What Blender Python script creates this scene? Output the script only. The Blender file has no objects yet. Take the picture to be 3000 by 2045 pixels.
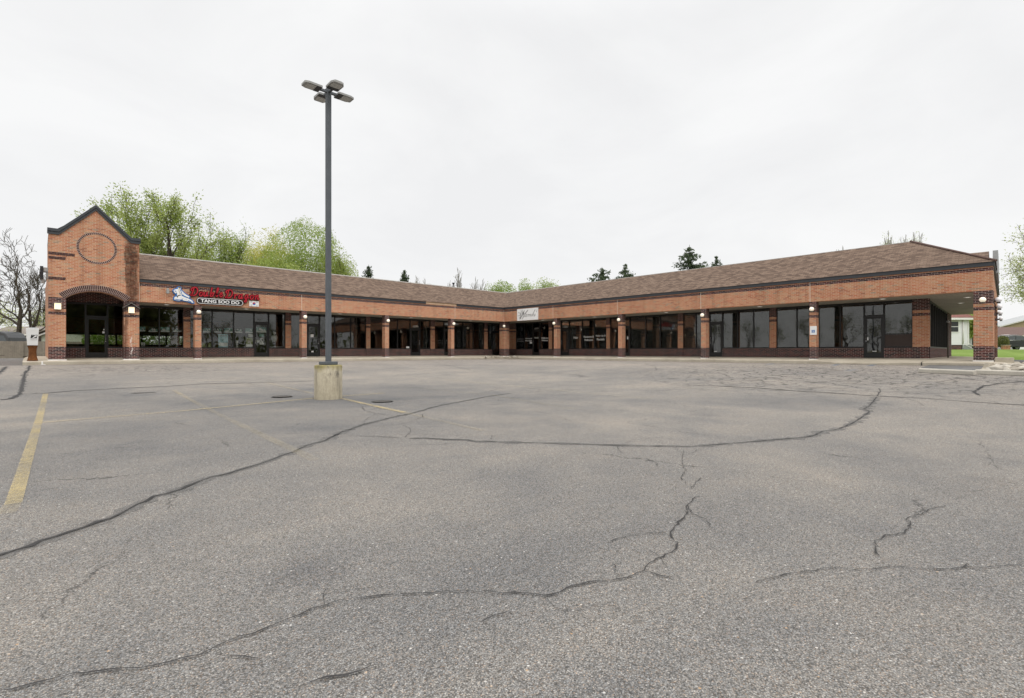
import bpy, bmesh, math, random
import numpy as np
from mathutils import Vector, Matrix, geometry
random.seed(7)
scene = bpy.context.scene
COL = scene.collection

# ------------------------------------------------------------------ survey of the site
# World: inner corner of the L-shaped strip mall at the origin, left wing along -X, right wing along -Y, Z up, metres.
CX, CY, CZ = -28.69, -31.77, 0.517
F, Y0, YAW = 1485.0, 1030.0, 0.75
FW = (math.sin(YAW), math.cos(YAW)); RT = (math.cos(YAW), -math.sin(YAW))
def ray(px):
    k = (px - 1500) / F
    return FW[0] + k * RT[0], FW[1] + k * RT[1]
def tl(px, off=0.0):                       # distance along left wing seen at photo column px
    dx, dy = ray(px); Z = (off - CY) / dy
    return -(CX + Z * dx)
def tr(px, off=0.0):
    dx, dy = ray(px); Z = (off - CX) / dx
    return -(CY + Z * dy)
def zl(px, py, off=0.0):
    dx, dy = ray(px); Z = (off - CY) / dy
    return CZ + (Y0 - py) / F * Z
def zr(px, py, off=0.0):
    dx, dy = ray(px); Z = (off - CX) / dx
    return CZ + (Y0 - py) / F * Z
def at(px, Z):
    dx, dy = ray(px)
    return CX + Z * dx, CY + Z * dy
def sstep(a, b, x):
    u = min(1.0, max(0.0, (x - a) / (b - a))); return u * u * (3 - 2 * u)
def lotz(x, y):
    a, b = -x, -y
    k = 6.0
    h = max(k - abs(a - b), 0.0) / k
    d = min(a, b) - h * h * k * 0.25
    return -0.09 - 0.51 * sstep(0.6, 22, d)
def lawnz(x, y):
    x0 = 17.6 + 4.5 * sstep(-28.2, -30.5, y)
    rise = 0.08 + 0.62 * sstep(0, 13, x - x0)
    g = -1.3
    w = sstep(0, 0.8, x - x0)
    if w > 0: g = -1.3 + (rise + 1.3) * w
    w2 = sstep(0, 1.0, y - 33.0)
    if w2 > 0: g = max(g, -1.3 + 1.25 * w2)
    for e in (sstep(-79, -80.5, x), sstep(-74, -75.5, y)):
        if e > 0: g = max(g, -1.3 + 0.7 * e)
    return g
def lot(px, py):                           # point of the lot seen at photo pixel (px, py)
    dx, dy = ray(px); z = -0.4
    for _ in range(60):
        Z = (z - CZ) * F / (Y0 - py)
        x, y = CX + Z * dx, CY + Z * dy
        z = 0.5 * z + 0.5 * lotz(x, y)
    return Vector((x, y, lotz(x, y)))
PL = lambda t, d, z: Vector((-t, d, z))
PR = lambda t, d, z: Vector((d, -t, z))
EA = math.radians(2.8)
PE = lambda t, d, z: Vector((t * math.cos(EA) - d * math.sin(EA), -30.0 + t * math.sin(EA) + d * math.cos(EA), z))
PW = lambda x, y, z: Vector((x, y, z))

# ------------------------------------------------------------------ materials
def hexlin(r, g, b):
    f = lambda c: (c / 255) / 12.92 if c <= 10 else ((c / 255 + 0.055) / 1.055) ** 2.4
    return (f(r), f(g), f(b), 1)
class NT:
    def __init__(s, name):
        s.m = bpy.data.materials.new(name); s.m.use_nodes = True
        s.n = s.m.node_tree.nodes; s.l = s.m.node_tree.links; s.n.clear()
        s.out = s.n.new('ShaderNodeOutputMaterial')
    def new(s, t, **kw):
        o = s.n.new(t)
        for k, v in kw.items():
            if k in o.inputs.keys() and not hasattr(o, k): o.inputs[k].default_value = v
            else: setattr(o, k, v)
        return o
    def inp(s, sock, v):
        if hasattr(v, 'is_output'): s.l.new(v, sock)
        elif v is not None: sock.default_value = v
    def uv(s): return s.new('ShaderNodeUVMap').outputs[0]
    def obj(s): return s.new('ShaderNodeTexCoord').outputs['Object']
    def pos(s): return s.new('ShaderNodeNewGeometry').outputs['Position']
    def mapping(s, v, scale=(1, 1, 1), loc=(0, 0, 0), rot=(0, 0, 0)):
        o = s.new('ShaderNodeMapping'); s.l.new(v, o.inputs[0])
        o.inputs['Scale'].default_value = scale; o.inputs['Location'].default_value = loc; o.inputs['Rotation'].default_value = rot
        return o.outputs[0]
    def noise(s, v, scale, detail=4, rough=0.55, dist=0.0, col=False):
        o = s.new('ShaderNodeTexNoise'); s.l.new(v, o.inputs['Vector'])
        o.inputs['Scale'].default_value = scale; o.inputs['Detail'].default_value = detail
        o.inputs['Roughness'].default_value = rough; o.inputs['Distortion'].default_value = dist
        return o.outputs['Color' if col else 'Fac']
    def voro(s, v, scale, feature='F1', out='Distance', rnd=1.0):
        o = s.new('ShaderNodeTexVoronoi', feature=feature); s.l.new(v, o.inputs['Vector'])
        o.inputs['Scale'].default_value = scale; o.inputs['Randomness'].default_value = rnd
        return o.outputs[out]
    def ramp(s, f, stops, interp='LINEAR'):
        o = s.new('ShaderNodeValToRGB'); s.l.new(f, o.inputs[0]); cr = o.color_ramp; cr.interpolation = interp
        while len(cr.elements) < len(stops): cr.elements.new(0.5)
        for e, (p, c) in zip(cr.elements, stops):
            e.position = p; e.color = c if hasattr(c, '__len__') else (c, c, c, 1)
        return o.outputs[0]
    def mix(s, f, a, b, mode='MIX'):
        o = s.new('ShaderNodeMix', data_type='RGBA', blend_type=mode)
        s.inp(o.inputs[0], f); s.inp(o.inputs[6], a); s.inp(o.inputs[7], b)
        return o.outputs[2]
    def math(s, op, a, b=None, c=None, clamp=False):
        o = s.new('ShaderNodeMath', operation=op, use_clamp=clamp)
        for i, v in enumerate((a, b, c)):
            if v is not None: s.inp(o.inputs[i], v)
        return o.outputs[0]
    def sep(s, v):
        o = s.new('ShaderNodeSeparateXYZ'); s.l.new(v, o.inputs[0]); return o.outputs
    def bump(s, h, strength=0.3, dist=0.01):
        o = s.new('ShaderNodeBump'); s.l.new(h, o.inputs['Height'])
        o.inputs['Strength'].default_value = strength; o.inputs['Distance'].default_value = dist
        return o.outputs[0]
    def bsdf(s, color, rough=0.8, metal=0.0, normal=None, spec=0.3, emit=None, estr=0.0, alpha=None):
        o = s.new('ShaderNodeBsdfPrincipled')
        s.inp(o.inputs['Base Color'], color); s.inp(o.inputs['Roughness'], rough); s.inp(o.inputs['Metallic'], metal)
        s.inp(o.inputs['Specular IOR Level'], spec)
        if normal is not None: s.inp(o.inputs['Normal'], normal)
        if emit is not None:
            s.inp(o.inputs['Emission Color'], emit); s.inp(o.inputs['Emission Strength'], estr)
        if alpha is not None: s.inp(o.inputs['Alpha'], alpha)
        s.l.new(o.outputs[0], s.out.inputs[0]); return o
M = {}
def simple(name, col, rough=0.7, metal=0.0, var=0.12, scale=3.0, spec=0.3, bump=0.0, emit=None, estr=0.0):
    t = NT(name); p = t.obj()
    n = t.noise(p, scale, 5, 0.6)
    n2 = t.noise(p, scale * 9, 3, 0.6)
    f = t.math('ADD', t.math('MULTIPLY', n, 0.65), t.math('MULTIPLY', n2, 0.35))
    a = tuple(c * (1 - var) for c in col[:3]) + (1,); b = tuple(min(1, c * (1 + var)) for c in col[:3]) + (1,)
    c = t.ramp(f, [(0.3, a), (0.7, b)])
    t.bsdf(c, rough, metal, t.bump(n2, bump, 0.01) if bump else None, spec, emit, estr)
    M[name] = t.m; return t.m

def brick(name, stops, mortar, stain=False, weather=0.25):
    t = NT(name); uv = t.uv()
    b = t.new('ShaderNodeTexBrick'); t.l.new(uv, b.inputs['Vector'])
    b.offset = 0.5; b.squash = 1.0
    b.inputs['Scale'].default_value = 1.0; b.inputs['Brick Width'].default_value = 0.2032; b.inputs['Row Height'].default_value = 0.0677
    b.inputs['Mortar Size'].default_value = 0.0052; b.inputs['Mortar Smooth'].default_value = 0.15; b.inputs['Bias'].default_value = 0.0
    b.inputs['Color1'].default_value = (0, 0, 0, 1); b.inputs['Color2'].default_value = (1, 1, 1, 1); b.inputs['Mortar'].default_value = (0.5, 0.5, 0.5, 1)
    c = t.ramp(b.outputs['Color'], stops)
    big = t.noise(t.pos(), 0.55, 5, 0.6)
    fine = t.noise(t.pos(), 14, 3, 0.6)
    c = t.mix(t.math('MULTIPLY', t.ramp(big, [(0.35, 0.0), (0.7, 1.0)]), weather), c, t.mix(1.0, c, (0.72, 0.66, 0.62, 1), 'MULTIPLY'))
    c = t.mix(0.35, c, t.mix(1.0, c, t.ramp(fine, [(0.3, 0.65), (0.7, 1.25)]), 'MULTIPLY'))
    mcol = t.mix(t.noise(t.pos(), 2.5, 3), tuple(v * 0.8 for v in mortar[:3]) + (1,), tuple(v * 1.15 for v in mortar[:3]) + (1,))
    c = t.mix(b.outputs['Fac'], c, mcol)
    # rain streaks running down from the roof edge
    stk = t.noise(t.mapping(t.pos(), (3.2, 3.2, 0.12)), 1.0, 5, 0.7)
    c = t.mix(t.math('MULTIPLY', t.ramp(stk, [(0.5, 0.0), (0.68, 1.0)]), 0.42), c, t.mix(1.0, c, (0.55, 0.50, 0.48, 1), 'MULTIPLY'))
    if stain:
        s = t.sep(t.pos())
        edge = t.math('MULTIPLY', t.math('SUBTRACT', t.noise(t.mapping(t.pos(), (2.5, 1, 0.9)), 1.6, 5, 0.7), 0.5), 0.55)
        x = t.math('ADD', s[0], edge)
        zz = t.math('ADD', s[2], t.math('MULTIPLY', edge, 1.6))
        mx = t.math('MULTIPLY', t.ramp(t.math('MULTIPLY', t.math('ADD', x, 27.0), 0.5), [(0.69, 0), (0.735, 1), (0.93, 1), (0.985, 0.3)]),
                    t.ramp(t.math('DIVIDE', zz, 8.0), [(0.30, 0.0), (0.38, 0.9), (0.72, 1.0), (0.765, 0.0)]))
        low = t.math('MULTIPLY', t.ramp(t.math('MULTIPLY', t.math('ADD', x, 27.0), 0.5), [(0.66, 0), (0.70, 1), (0.745, 0.8), (0.79, 0)]),
                     t.ramp(t.math('DIVIDE', zz, 8.0), [(0.0, 0.8), (0.40, 0.8), (0.43, 0.0)]))
        fac = t.math('MULTIPLY', t.math('MAXIMUM', mx, low), t.ramp(t.noise(t.pos(), 6, 4), [(0.3, 0.55), (0.6, 0.95)]))
        c = t.mix(fac, c, t.mix(1.0, c, (0.13, 0.11, 0.11, 1), 'MULTIPLY'))
        # pale lime runs low on the pier
        run = t.math('MULTIPLY', t.ramp(t.math('ABSOLUTE', t.math('ADD', t.math('ADD', s[0], 25.33), t.math('MULTIPLY', t.math('SUBTRACT', t.noise(t.mapping(t.pos(), (0, 0, 1)), 2.2, 2), 0.5), 0.35))), [(0.0, 1.0), (0.022, 0.6), (0.04, 0.0)]),
                     t.ramp(t.math('DIVIDE', s[2], 2.0), [(0.14, 0.0), (0.2, 1.0), (0.58, 0.8), (0.66, 0.0)]))
        c = t.mix(t.math('MULTIPLY', run, t.ramp(t.noise(t.pos(), 5, 2), [(0.42, 0), (0.55, 1)])), c, (0.72, 0.68, 0.64, 1))
    h = t.math('ADD', t.math('MULTIPLY', t.math('SUBTRACT', 1.0, b.outputs['Fac']), 1.0), t.math('MULTIPLY', fine, 0.35))
    t.bsdf(c, 0.88, 0, t.bump(h, 0.35, 0.006), 0.2)
    M[name] = t.m; return t.m

OR = [(0.0, (0.31, 0.135, 0.076, 1)), (0.12, (0.46, 0.168, 0.087, 1)), (0.3, (0.475, 0.222, 0.118, 1)), (0.55, (0.445, 0.195, 0.10, 1)),
      (0.78, (0.50, 0.25, 0.137, 1)), (0.9, (0.47, 0.27, 0.152, 1)), (1.0, (0.28, 0.21, 0.145, 1))]
DK = [(0.0, (0.016, 0.011, 0.013, 1)), (0.3, (0.034, 0.017, 0.018, 1)), (0.6, (0.065, 0.022, 0.020, 1)), (0.85, (0.11, 0.032, 0.027, 1)), (1.0, (0.024, 0.016, 0.018, 1))]
brick('orange_brick', OR, (0.58, 0.46, 0.37, 1))
brick('tower_brick', OR, (0.58, 0.46, 0.37, 1), stain=True)
brick('dark_brick', DK, (0.50, 0.395, 0.36, 1))
brick('tower_dark_brick', DK, (0.50, 0.395, 0.36, 1), stain=True)

def shingles():
    t = NT('roof_shingles'); uv = t.uv()
    b = t.new('ShaderNodeTexBrick'); t.l.new(uv, b.inputs['Vector'])
    b.offset = 0.5; b.offset_frequency = 2
    b.inputs['Scale'].default_value = 1.0; b.inputs['Brick Width'].default_value = 0.24; b.inputs['Row Height'].default_value = 0.125
    b.inputs['Mortar Size'].default_value = 0.009; b.inputs['Mortar Smooth'].default_value = 0.3
    b.inputs['Color1'].default_value = (0, 0, 0, 1); b.inputs['Color2'].default_value = (1, 1, 1, 1); b.inputs['Mortar'].default_value = (0.2, 0.2, 0.2, 1)
    clump = t.noise(t.mapping(uv, (1.0, 2.2, 1)), 1.5, 3, 0.7)
    v = t.math('ADD', t.math('MULTIPLY', b.outputs['Color'], 0.66), t.math('MULTIPLY', clump, 0.34))
    c = t.ramp(v, [(0.12, (0.080, 0.054, 0.041, 1)), (0.34, (0.118, 0.081, 0.060, 1)), (0.5, (0.142, 0.098, 0.073, 1)), (0.66, (0.166, 0.116, 0.086, 1)), (0.88, (0.198, 0.142, 0.107, 1))])
    g = t.noise(t.pos(), 90, 2, 0.7)
    c = t.mix(0.3, c, t.mix(1.0, c, t.ramp(g, [(0.3, 0.6), (0.7, 1.35)]), 'MULTIPLY'))
    c = t.mix(t.math('MULTIPLY', b.outputs['Fac'], 0.55), c, (0.055, 0.04, 0.035, 1))
    # course lip: shingle thickness across each row
    fr = t.math('FRACT', t.math('DIVIDE', t.sep(uv)[1], 0.125))
    h = t.math('ADD', t.math('SUBTRACT', 1.0, fr), t.math('MULTIPLY', b.outputs['Color'], 0.5))
    t.bsdf(c, 0.93, 0, t.bump(h, 0.5, 0.012), 0.15)
    M['roof_shingles'] = t.m
shingles()

def asphalt():
    t = NT('asphalt'); p = t.pos()
    xy = t.mapping(p, (1, 1, 0))
    big = t.noise(xy, 0.17, 7, 0.66, 0.5)
    mid = t.noise(xy, 0.75, 5, 0.65)
    c = t.ramp(big, [(0.28, (0.172, 0.168, 0.164, 1)), (0.42, (0.222, 0.212, 0.199, 1)), (0.54, (0.270, 0.252, 0.228, 1)), (0.72, (0.322, 0.293, 0.256, 1))])
    c = t.mix(0.75, c, t.mix(1.0, c, t.ramp(mid, [(0.25, (0.72, 0.74, 0.78, 1)), (0.5, (1.0, 0.99, 0.98, 1)), (0.75, (1.2, 1.14, 1.07, 1))]), 'MULTIPLY'))
    # far part by the shops is older and warmer, its lightness imitating view-angle shading, near the light pole bluer and darker
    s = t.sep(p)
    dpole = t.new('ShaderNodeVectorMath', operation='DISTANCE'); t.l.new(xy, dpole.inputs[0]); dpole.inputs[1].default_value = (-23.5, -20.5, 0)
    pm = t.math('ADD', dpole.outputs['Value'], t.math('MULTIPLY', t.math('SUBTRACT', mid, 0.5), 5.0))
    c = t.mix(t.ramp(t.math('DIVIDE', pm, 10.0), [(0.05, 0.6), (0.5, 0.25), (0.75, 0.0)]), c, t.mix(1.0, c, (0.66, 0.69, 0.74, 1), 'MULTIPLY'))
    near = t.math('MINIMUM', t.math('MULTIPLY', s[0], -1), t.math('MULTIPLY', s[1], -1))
    aged_lit = t.ramp(t.math('DIVIDE', t.math('ADD', near, t.math('MULTIPLY', t.math('SUBTRACT', mid, 0.5), 3)), 14.0), [(0.15, 1.0), (0.95, 0.0)])
    c = t.mix(t.math('MULTIPLY', aged_lit, 0.6), c, (0.335, 0.295, 0.255, 1))
    # wet grime along the kerbs
    grime = t.ramp(t.math('ADD', near, t.math('MULTIPLY', t.math('SUBTRACT', t.noise(xy, 0.9, 4), 0.5), 1.6)), [(0.6, 1.0), (1.15, 0.6), (1.9, 0.0)])
    c = t.mix(t.math('MULTIPLY', grime, 0.6), c, (0.095, 0.095, 0.10, 1))
    # oil drips and small stains
    ov = t.new('ShaderNodeTexVoronoi'); t.l.new(t.mapping(xy, (1, 1, 0)), ov.inputs['Vector']); ov.inputs['Scale'].default_value = 0.8
    oz = t.math('ADD', ov.outputs['Distance'], t.math('MULTIPLY', t.math('SUBTRACT', t.noise(xy, 5, 4, 0.7), 0.5), 0.25))
    om = t.math('MULTIPLY', t.ramp(oz, [(0.05, 1.0), (0.22, 0.0)]), t.math('GREATER_THAN', t.sep(ov.outputs['Color'])[0], 0.62))
    c = t.mix(t.math('MULTIPLY', om, 0.35), c, (0.09, 0.09, 0.095, 1))
    sp_ = t.noise(xy, 38, 3, 0.7)
    c = t.mix(0.55, c, t.mix(1.0, c, t.ramp(sp_, [(0.3, 0.72), (0.7, 1.25)]), 'MULTIPLY'))
    # aggregate
    wob = t.new('ShaderNodeVectorMath', operation='ADD'); t.l.new(xy, wob.inputs[0])
    t.l.new(t.mapping(t.noise(xy, 60, 2, 0.5, 0, True), (0.006, 0.006, 0)), wob.inputs[1]); wv = wob.outputs[0]
    st = t.new('ShaderNodeTexVoronoi'); t.l.new(wv, st.inputs['Vector']); st.inputs['Scale'].default_value = 195
    sv = t.sep(st.outputs['Color'])
    grain = t.ramp(sv[0], [(0.0, 0.30), (0.2, 0.64), (0.55, 0.97), (0.8, 1.20), (0.93, 1.46), (1.0, 1.9)])
    rim = t.ramp(st.outputs['Distance'], [(0.0, 1.12), (0.45, 1.0), (0.75, 0.5)])
    tint = t.ramp(sv[1], [(0.0, (0.93, 0.99, 1.06, 1)), (0.5, (1, 1, 1, 1)), (0.88, (1.03, 1.0, 0.96, 1)), (0.99, (1.2, 0.97, 0.8, 1))])
    ag = t.mix(1.0, t.mix(1.0, grain, rim, 'MULTIPLY'), tint, 'MULTIPLY')
    c = t.mix(0.9, c, t.mix(1.0, c, ag, 'MULTIPLY'))
    st2 = t.new('ShaderNodeTexVoronoi'); t.l.new(wv, st2.inputs['Vector']); st2.inputs['Scale'].default_value = 48
    pick = t.math('GREATER_THAN', t.sep(st2.outputs['Color'])[0], 0.965)
    peb = t.math('MULTIPLY', pick, t.math('LESS_THAN', st2.outputs['Distance'], 0.24))
    c = t.mix(t.math('MULTIPLY', peb, 0.85), c, t.ramp(t.sep(st2.outputs['Color'])[1], [(0.0, (0.46, 0.44, 0.41, 1)), (0.75, (0.6, 0.58, 0.55, 1)), (0.9, (0.45, 0.29, 0.16, 1)), (1.0, (0.08, 0.07, 0.07, 1))]))
    # hairline cracking, dense only in the worn patch at the right end
    wx = t.new('ShaderNodeVectorMath', operation='ADD'); t.l.new(xy, wx.inputs[0])
    t.l.new(t.mapping(t.noise(xy, 1.8, 4, 0.7, 0, True), (0.55, 0.55, 0)), wx.inputs[1])
    e1 = t.voro(wx.outputs[0], 2.0, 'DISTANCE_TO_EDGE')
    d1 = t.new('ShaderNodeVectorMath', operation='DISTANCE'); t.l.new(xy, d1.inputs[0]); d1.inputs[1].default_value = (-8.5, -26.5, 0)
    w1 = t.ramp(t.math('DIVIDE', t.math('ADD', d1.outputs['Value'], t.math('MULTIPLY', t.math('SUBTRACT', mid, 0.5), 6)), 10.0), [(0.35, 1.0), (0.85, 0.0)])
    d2 = t.new('ShaderNodeVectorMath', operation='DISTANCE'); t.l.new(xy, d2.inputs[0]); d2.inputs[1].default_value = (-26.0, -6.5, 0)
    w2 = t.ramp(t.math('DIVIDE', t.math('ADD', d2.outputs['Value'], t.math('MULTIPLY', t.math('SUBTRACT', mid, 0.5), 5)), 10.0), [(0.1, 0.9), (0.45, 0.0)])
    k1 = t.math('MULTIPLY', t.ramp(e1, [(0.0, 1.0), (0.03, 0.8), (0.06, 0.0)]), t.math('MAXIMUM', w1, w2))
    e2 = t.voro(wx.outputs[0], 0.27, 'DISTANCE_TO_EDGE')
    k2 = t.math('MULTIPLY', t.ramp(e2, [(0.0, 1.0), (0.0016, 0.8), (0.0035, 0.0)]), t.ramp(t.noise(xy, 0.9, 4), [(0.48, 0.0), (0.58, 0.9)]))
    kk = t.math('MAXIMUM', k1, k2)
    c = t.mix(t.math('MULTIPLY', kk, 0.85), c, (0.035, 0.033, 0.032, 1))
    hgt = t.math('ADD', t.math('SUBTRACT', t.math('MULTIPLY', t.math('SUBTRACT', 0.6, st.outputs['Distance']), 0.9), kk), t.math('MULTIPLY', sv[2], 0.5))
    t.bsdf(c, 0.9, 0, t.bump(hgt, 0.55, 0.006), 0.2)
    M['asphalt'] = t.m
asphalt()

def crackm():
    t = NT('tar_crack'); p = t.pos()
    n = t.noise(p, 9, 4, 0.7)
    c = t.ramp(n, [(0.3, (0.014, 0.013, 0.013, 1)), (0.65, (0.035, 0.033, 0.032, 1))])
    al = t.ramp(t.noise(t.mapping(p, (1, 1, 0)), 7.0, 6, 0.8), [(0.30, 0.5), (0.44, 0.95)])
    t.bsdf(c, 0.7, 0, t.bump(n, 0.4, 0.01), 0.3, alpha=al); M['tar_crack'] = t.m
    t = NT('crack_seal'); p = t.pos()
    n = t.noise(t.mapping(p, (1, 1, 0)), 3.0, 5, 0.7)
    c = t.ramp(t.noise(p, 40, 3), [(0.3, (0.11, 0.107, 0.104, 1)), (0.7, (0.19, 0.183, 0.176, 1))])
    t.bsdf(c, 0.85, 0, None, 0.2, alpha=t.ramp(n, [(0.32, 0.0), (0.6, 0.6)])); M['crack_seal'] = t.m
crackm()
def paint(name, col, lo, hi, amax=0.9):
    t = NT(name); p = t.mapping(t.pos(), (1, 1, 0))
    n = t.noise(p, 26, 5, 0.75); b = t.noise(p, 0.9, 4, 0.65)
    f = t.math('ADD', t.math('MULTIPLY', n, 0.6), t.math('MULTIPLY', b, 0.4))
    al = t.ramp(f, [(lo, 0.0), (hi, amax)])
    c = t.mix(t.noise(p, 60, 3), tuple(v * 0.8 for v in col[:3]) + (1,), col)
    t.bsdf(c, 0.8, 0, None, 0.25, alpha=al); M[name] = t.m
paint('yellow_paint', (0.62, 0.49, 0.235, 1), 0.38, 0.66, 0.66)
paint('faded_yellow_paint', (0.56, 0.46, 0.27, 1), 0.40, 0.70, 0.42)
paint('ghost_paint', (0.52, 0.44, 0.28, 1), 0.42, 0.72, 0.34)
paint('pale_paint', (0.50, 0.45, 0.34, 1), 0.40, 0.62, 0.6)
paint('blue_paint', (0.12, 0.24, 0.38, 1), 0.42, 0.6, 0.6)

def concrete(name, a, b, rough=0.85, moss=False):
    t = NT(name); p = t.pos()
    n = t.noise(p, 0.8, 6, 0.65); f = t.noise(p, 30, 4, 0.7)
    c = t.ramp(n, [(0.3, a), (0.7, b)])
    c = t.mix(0.45, c, t.mix(1.0, c, t.ramp(f, [(0.3, 0.7), (0.7, 1.25)]), 'MULTIPLY'))
    if moss:
        o = t.obj(); s = t.sep(o)
        st = t.noise(t.mapping(o, (6, 6, 0.8)), 1.5, 5, 0.7)
        c = t.mix(t.math('MULTIPLY', t.ramp(st, [(0.45, 0), (0.68, 1)]), 0.6), c, (0.16, 0.14, 0.105, 1))
        top = t.ramp(t.math('ADD', t.math('DIVIDE', s[2], 0.8), t.math('MULTIPLY', t.math('SUBTRACT', t.noise(o, 5, 4), 0.5), 0.35)), [(0.82, 0.0), (0.98, 1.0)])
        c = t.mix(t.math('MULTIPLY', top, 0.8), c, (0.20, 0.17, 0.045, 1))
        bl = t.math('MULTIPLY', t.ramp(t.noise(t.mapping(o, (3, 3, 1.4)), 2.0, 5, 0.7), [(0.52, 0), (0.66, 1)]), t.ramp(t.math('DIVIDE', s[2], 0.8), [(0.45, 0.0), (0.75, 1.0)]))
        c = t.mix(t.math('MULTIPLY', bl, 0.75), c, (0.07, 0.065, 0.055, 1))
    t.bsdf(c, rough, 0, t.bump(f, 0.25, 0.006), 0.2); M[name] = t.m
concrete('concrete', (0.33, 0.29, 0.228, 1), (0.48, 0.43, 0.345, 1))
concrete('kerb_concrete', (0.38, 0.355, 0.305, 1), (0.52, 0.485, 0.42, 1))
concrete('footing_concrete', (0.33, 0.29, 0.21, 1), (0.47, 0.42, 0.32, 1), moss=True)
concrete('salt', (0.68, 0.66, 0.62, 1), (0.8, 0.78, 0.75, 1))
def stonem():
    t = NT('stone'); o = t.obj(); rnd = t.new('ShaderNodeObjectInfo').outputs['Random']
    c = t.ramp(rnd, [(0.0, (0.22, 0.195, 0.16, 1)), (0.4, (0.36, 0.32, 0.26, 1)), (0.8, (0.50, 0.47, 0.41, 1)), (1.0, (0.30, 0.24, 0.19, 1))])
    n = t.noise(o, 2.5, 5, 0.7)
    c = t.mix(0.6, c, t.mix(1.0, c, t.ramp(n, [(0.3, 0.6), (0.7, 1.25)]), 'MULTIPLY'))
    t.bsdf(c, 0.9, 0, t.bump(n, 0.4, 0.02), 0.2); M['stone'] = t.m
stonem()
concrete('gravel', (0.085, 0.083, 0.082, 1), (0.17, 0.165, 0.16, 1))
concrete('dark_asphalt', (0.055, 0.055, 0.058, 1), (0.12, 0.115, 0.112, 1))
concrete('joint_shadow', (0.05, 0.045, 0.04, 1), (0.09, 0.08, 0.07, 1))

simple('fascia_metal', (0.042, 0.046, 0.052, 1), 0.5, 0.0, 0.15, 1.5, 0.4)
simple('coping_metal', (0.55, 0.53, 0.5, 1), 0.5)
simple('frame_metal', (0.013, 0.0125, 0.012, 1), 0.45, 0.0, 0.2, 4, 0.4)
simple('handle_metal', (0.55, 0.55, 0.55, 1), 0.35, 0.8)
simple('bare_wood', (0.60, 0.42, 0.28, 1), 0.8, 0, 0.2, 6)
simple('caulk', (0.62, 0.55, 0.47, 1), 0.8)
simple('pole_paint', (0.085, 0.095, 0.105, 1), 0.55, 0.0, 0.12, 5, 0.35)
def polem():
    t = NT('pole_paint'); o = t.obj()
    n = t.noise(o, 3, 5, 0.6)
    c = t.ramp(n, [(0.3, (0.075, 0.084, 0.094, 1)), (0.7, (0.10, 0.11, 0.12, 1))])
    sc = t.noise(t.mapping(o, (40, 40, 1.6)), 1.0, 4, 0.6)
    c = t.mix(t.ramp(sc, [(0.66, 0.0), (0.70, 0.8)]), c, (0.34, 0.35, 0.36, 1))
    t.bsdf(c, 0.55, 0, None, 0.35); M['pole_paint'] = t.m
polem()
simple('lamp_grey', (0.30, 0.30, 0.29, 1), 0.5)
simple('lamp_dark', (0.035, 0.036, 0.04, 1), 0.5)
simple('lens_grey', (0.42, 0.42, 0.40, 1), 0.35, 0, 0.2, 30)
simple('bronze', (0.05, 0.04, 0.03, 1), 0.5)
simple('globe_light', (0.95, 0.88, 0.75, 1), 0.4, 0, 0.03, 3, 0.3, 0, (1.0, 0.86, 0.64, 1), 0.28)
simple('globe_off', (0.80, 0.79, 0.80, 1), 0.35, 0, 0.04)
simple('lantern_light', (0.9, 0.8, 0.6, 1), 0.4, 0, 0.03, 3, 0.3, 0, (1.0, 0.80, 0.46, 1), 0.75)
simple('downlight', (0.9, 0.9, 0.86, 1), 0.4, 0, 0.03, 3, 0.3, 0, (1.0, 0.96, 0.88, 1), 0.8)
simple('interior_paint', (0.10, 0.095, 0.085, 1), 0.9, 0, 0.2, 0.7)
simple('interior_floor', (0.06, 0.055, 0.05, 1), 0.8)
simple('backing_grey', (0.060, 0.060, 0.056, 1), 0.9, 0, 0.45, 0.9)
simple('white_paint', (0.78, 0.77, 0.75, 1), 0.6, 0, 0.05)
simple('sign_white', (0.76, 0.76, 0.75, 1), 0.5, 0, 0.05)
simple('sign_red', (0.42, 0.013, 0.024, 1), 0.45, 0, 0.15, 8)
simple('sign_black', (0.012, 0.011, 0.012, 1), 0.5)
simple('sign_maroon', (0.06, 0.008, 0.01, 1), 0.5)
simple('sign_blue', (0.035, 0.16, 0.42, 1), 0.5)
simple('sign_tan', (0.45, 0.40, 0.28, 1), 0.6)
simple('sign_grey', (0.42, 0.42, 0.42, 1), 0.6)
simple('teal_print', (0.20, 0.36, 0.33, 1), 0.6, 0, 0.7, 14)
simple('dark_print', (0.03, 0.035, 0.03, 1), 0.6, 0, 0.9, 9)
simple('pale_blue_print', (0.42, 0.62, 0.68, 1), 0.6, 0, 0.25, 6)
simple('olive_print', (0.30, 0.33, 0.16, 1), 0.7, 0, 0.3, 8)
simple('decal_white', (0.72, 0.72, 0.70, 1), 0.6, 0, 0.1, 20)
simple('decal_grey', (0.22, 0.22, 0.22, 1), 0.6)
simple('rust', (0.135, 0.052, 0.018, 1), 0.9, 0, 0.6, 4, 0.2, 0.3)
simple('box_white', (0.62, 0.62, 0.61, 1), 0.5, 0, 0.06)
simple('fence_wood', (0.235, 0.205, 0.165, 1), 0.9, 0, 0.3, 2.5)
simple('siding_white', (0.83, 0.83, 0.85, 1), 0.6, 0, 0.05)
simple('siding_grey', (0.36, 0.37, 0.37, 1), 0.7)
simple('siding_green', (0.58, 0.62, 0.52, 1), 0.7)
simple('siding_brown', (0.06, 0.045, 0.04, 1), 0.8)
simple('roof_grey', (0.22, 0.19, 0.165, 1), 0.9, 0, 0.2, 5)
simple('roof_brown', (0.125, 0.08, 0.068, 1), 0.9, 0, 0.25, 4)
simple('roof_red', (0.19, 0.085, 0.07, 1), 0.9, 0, 0.2, 5)
simple('tan_siding', (0.30, 0.23, 0.15, 1), 0.8, 0, 0.2, 5)
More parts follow.
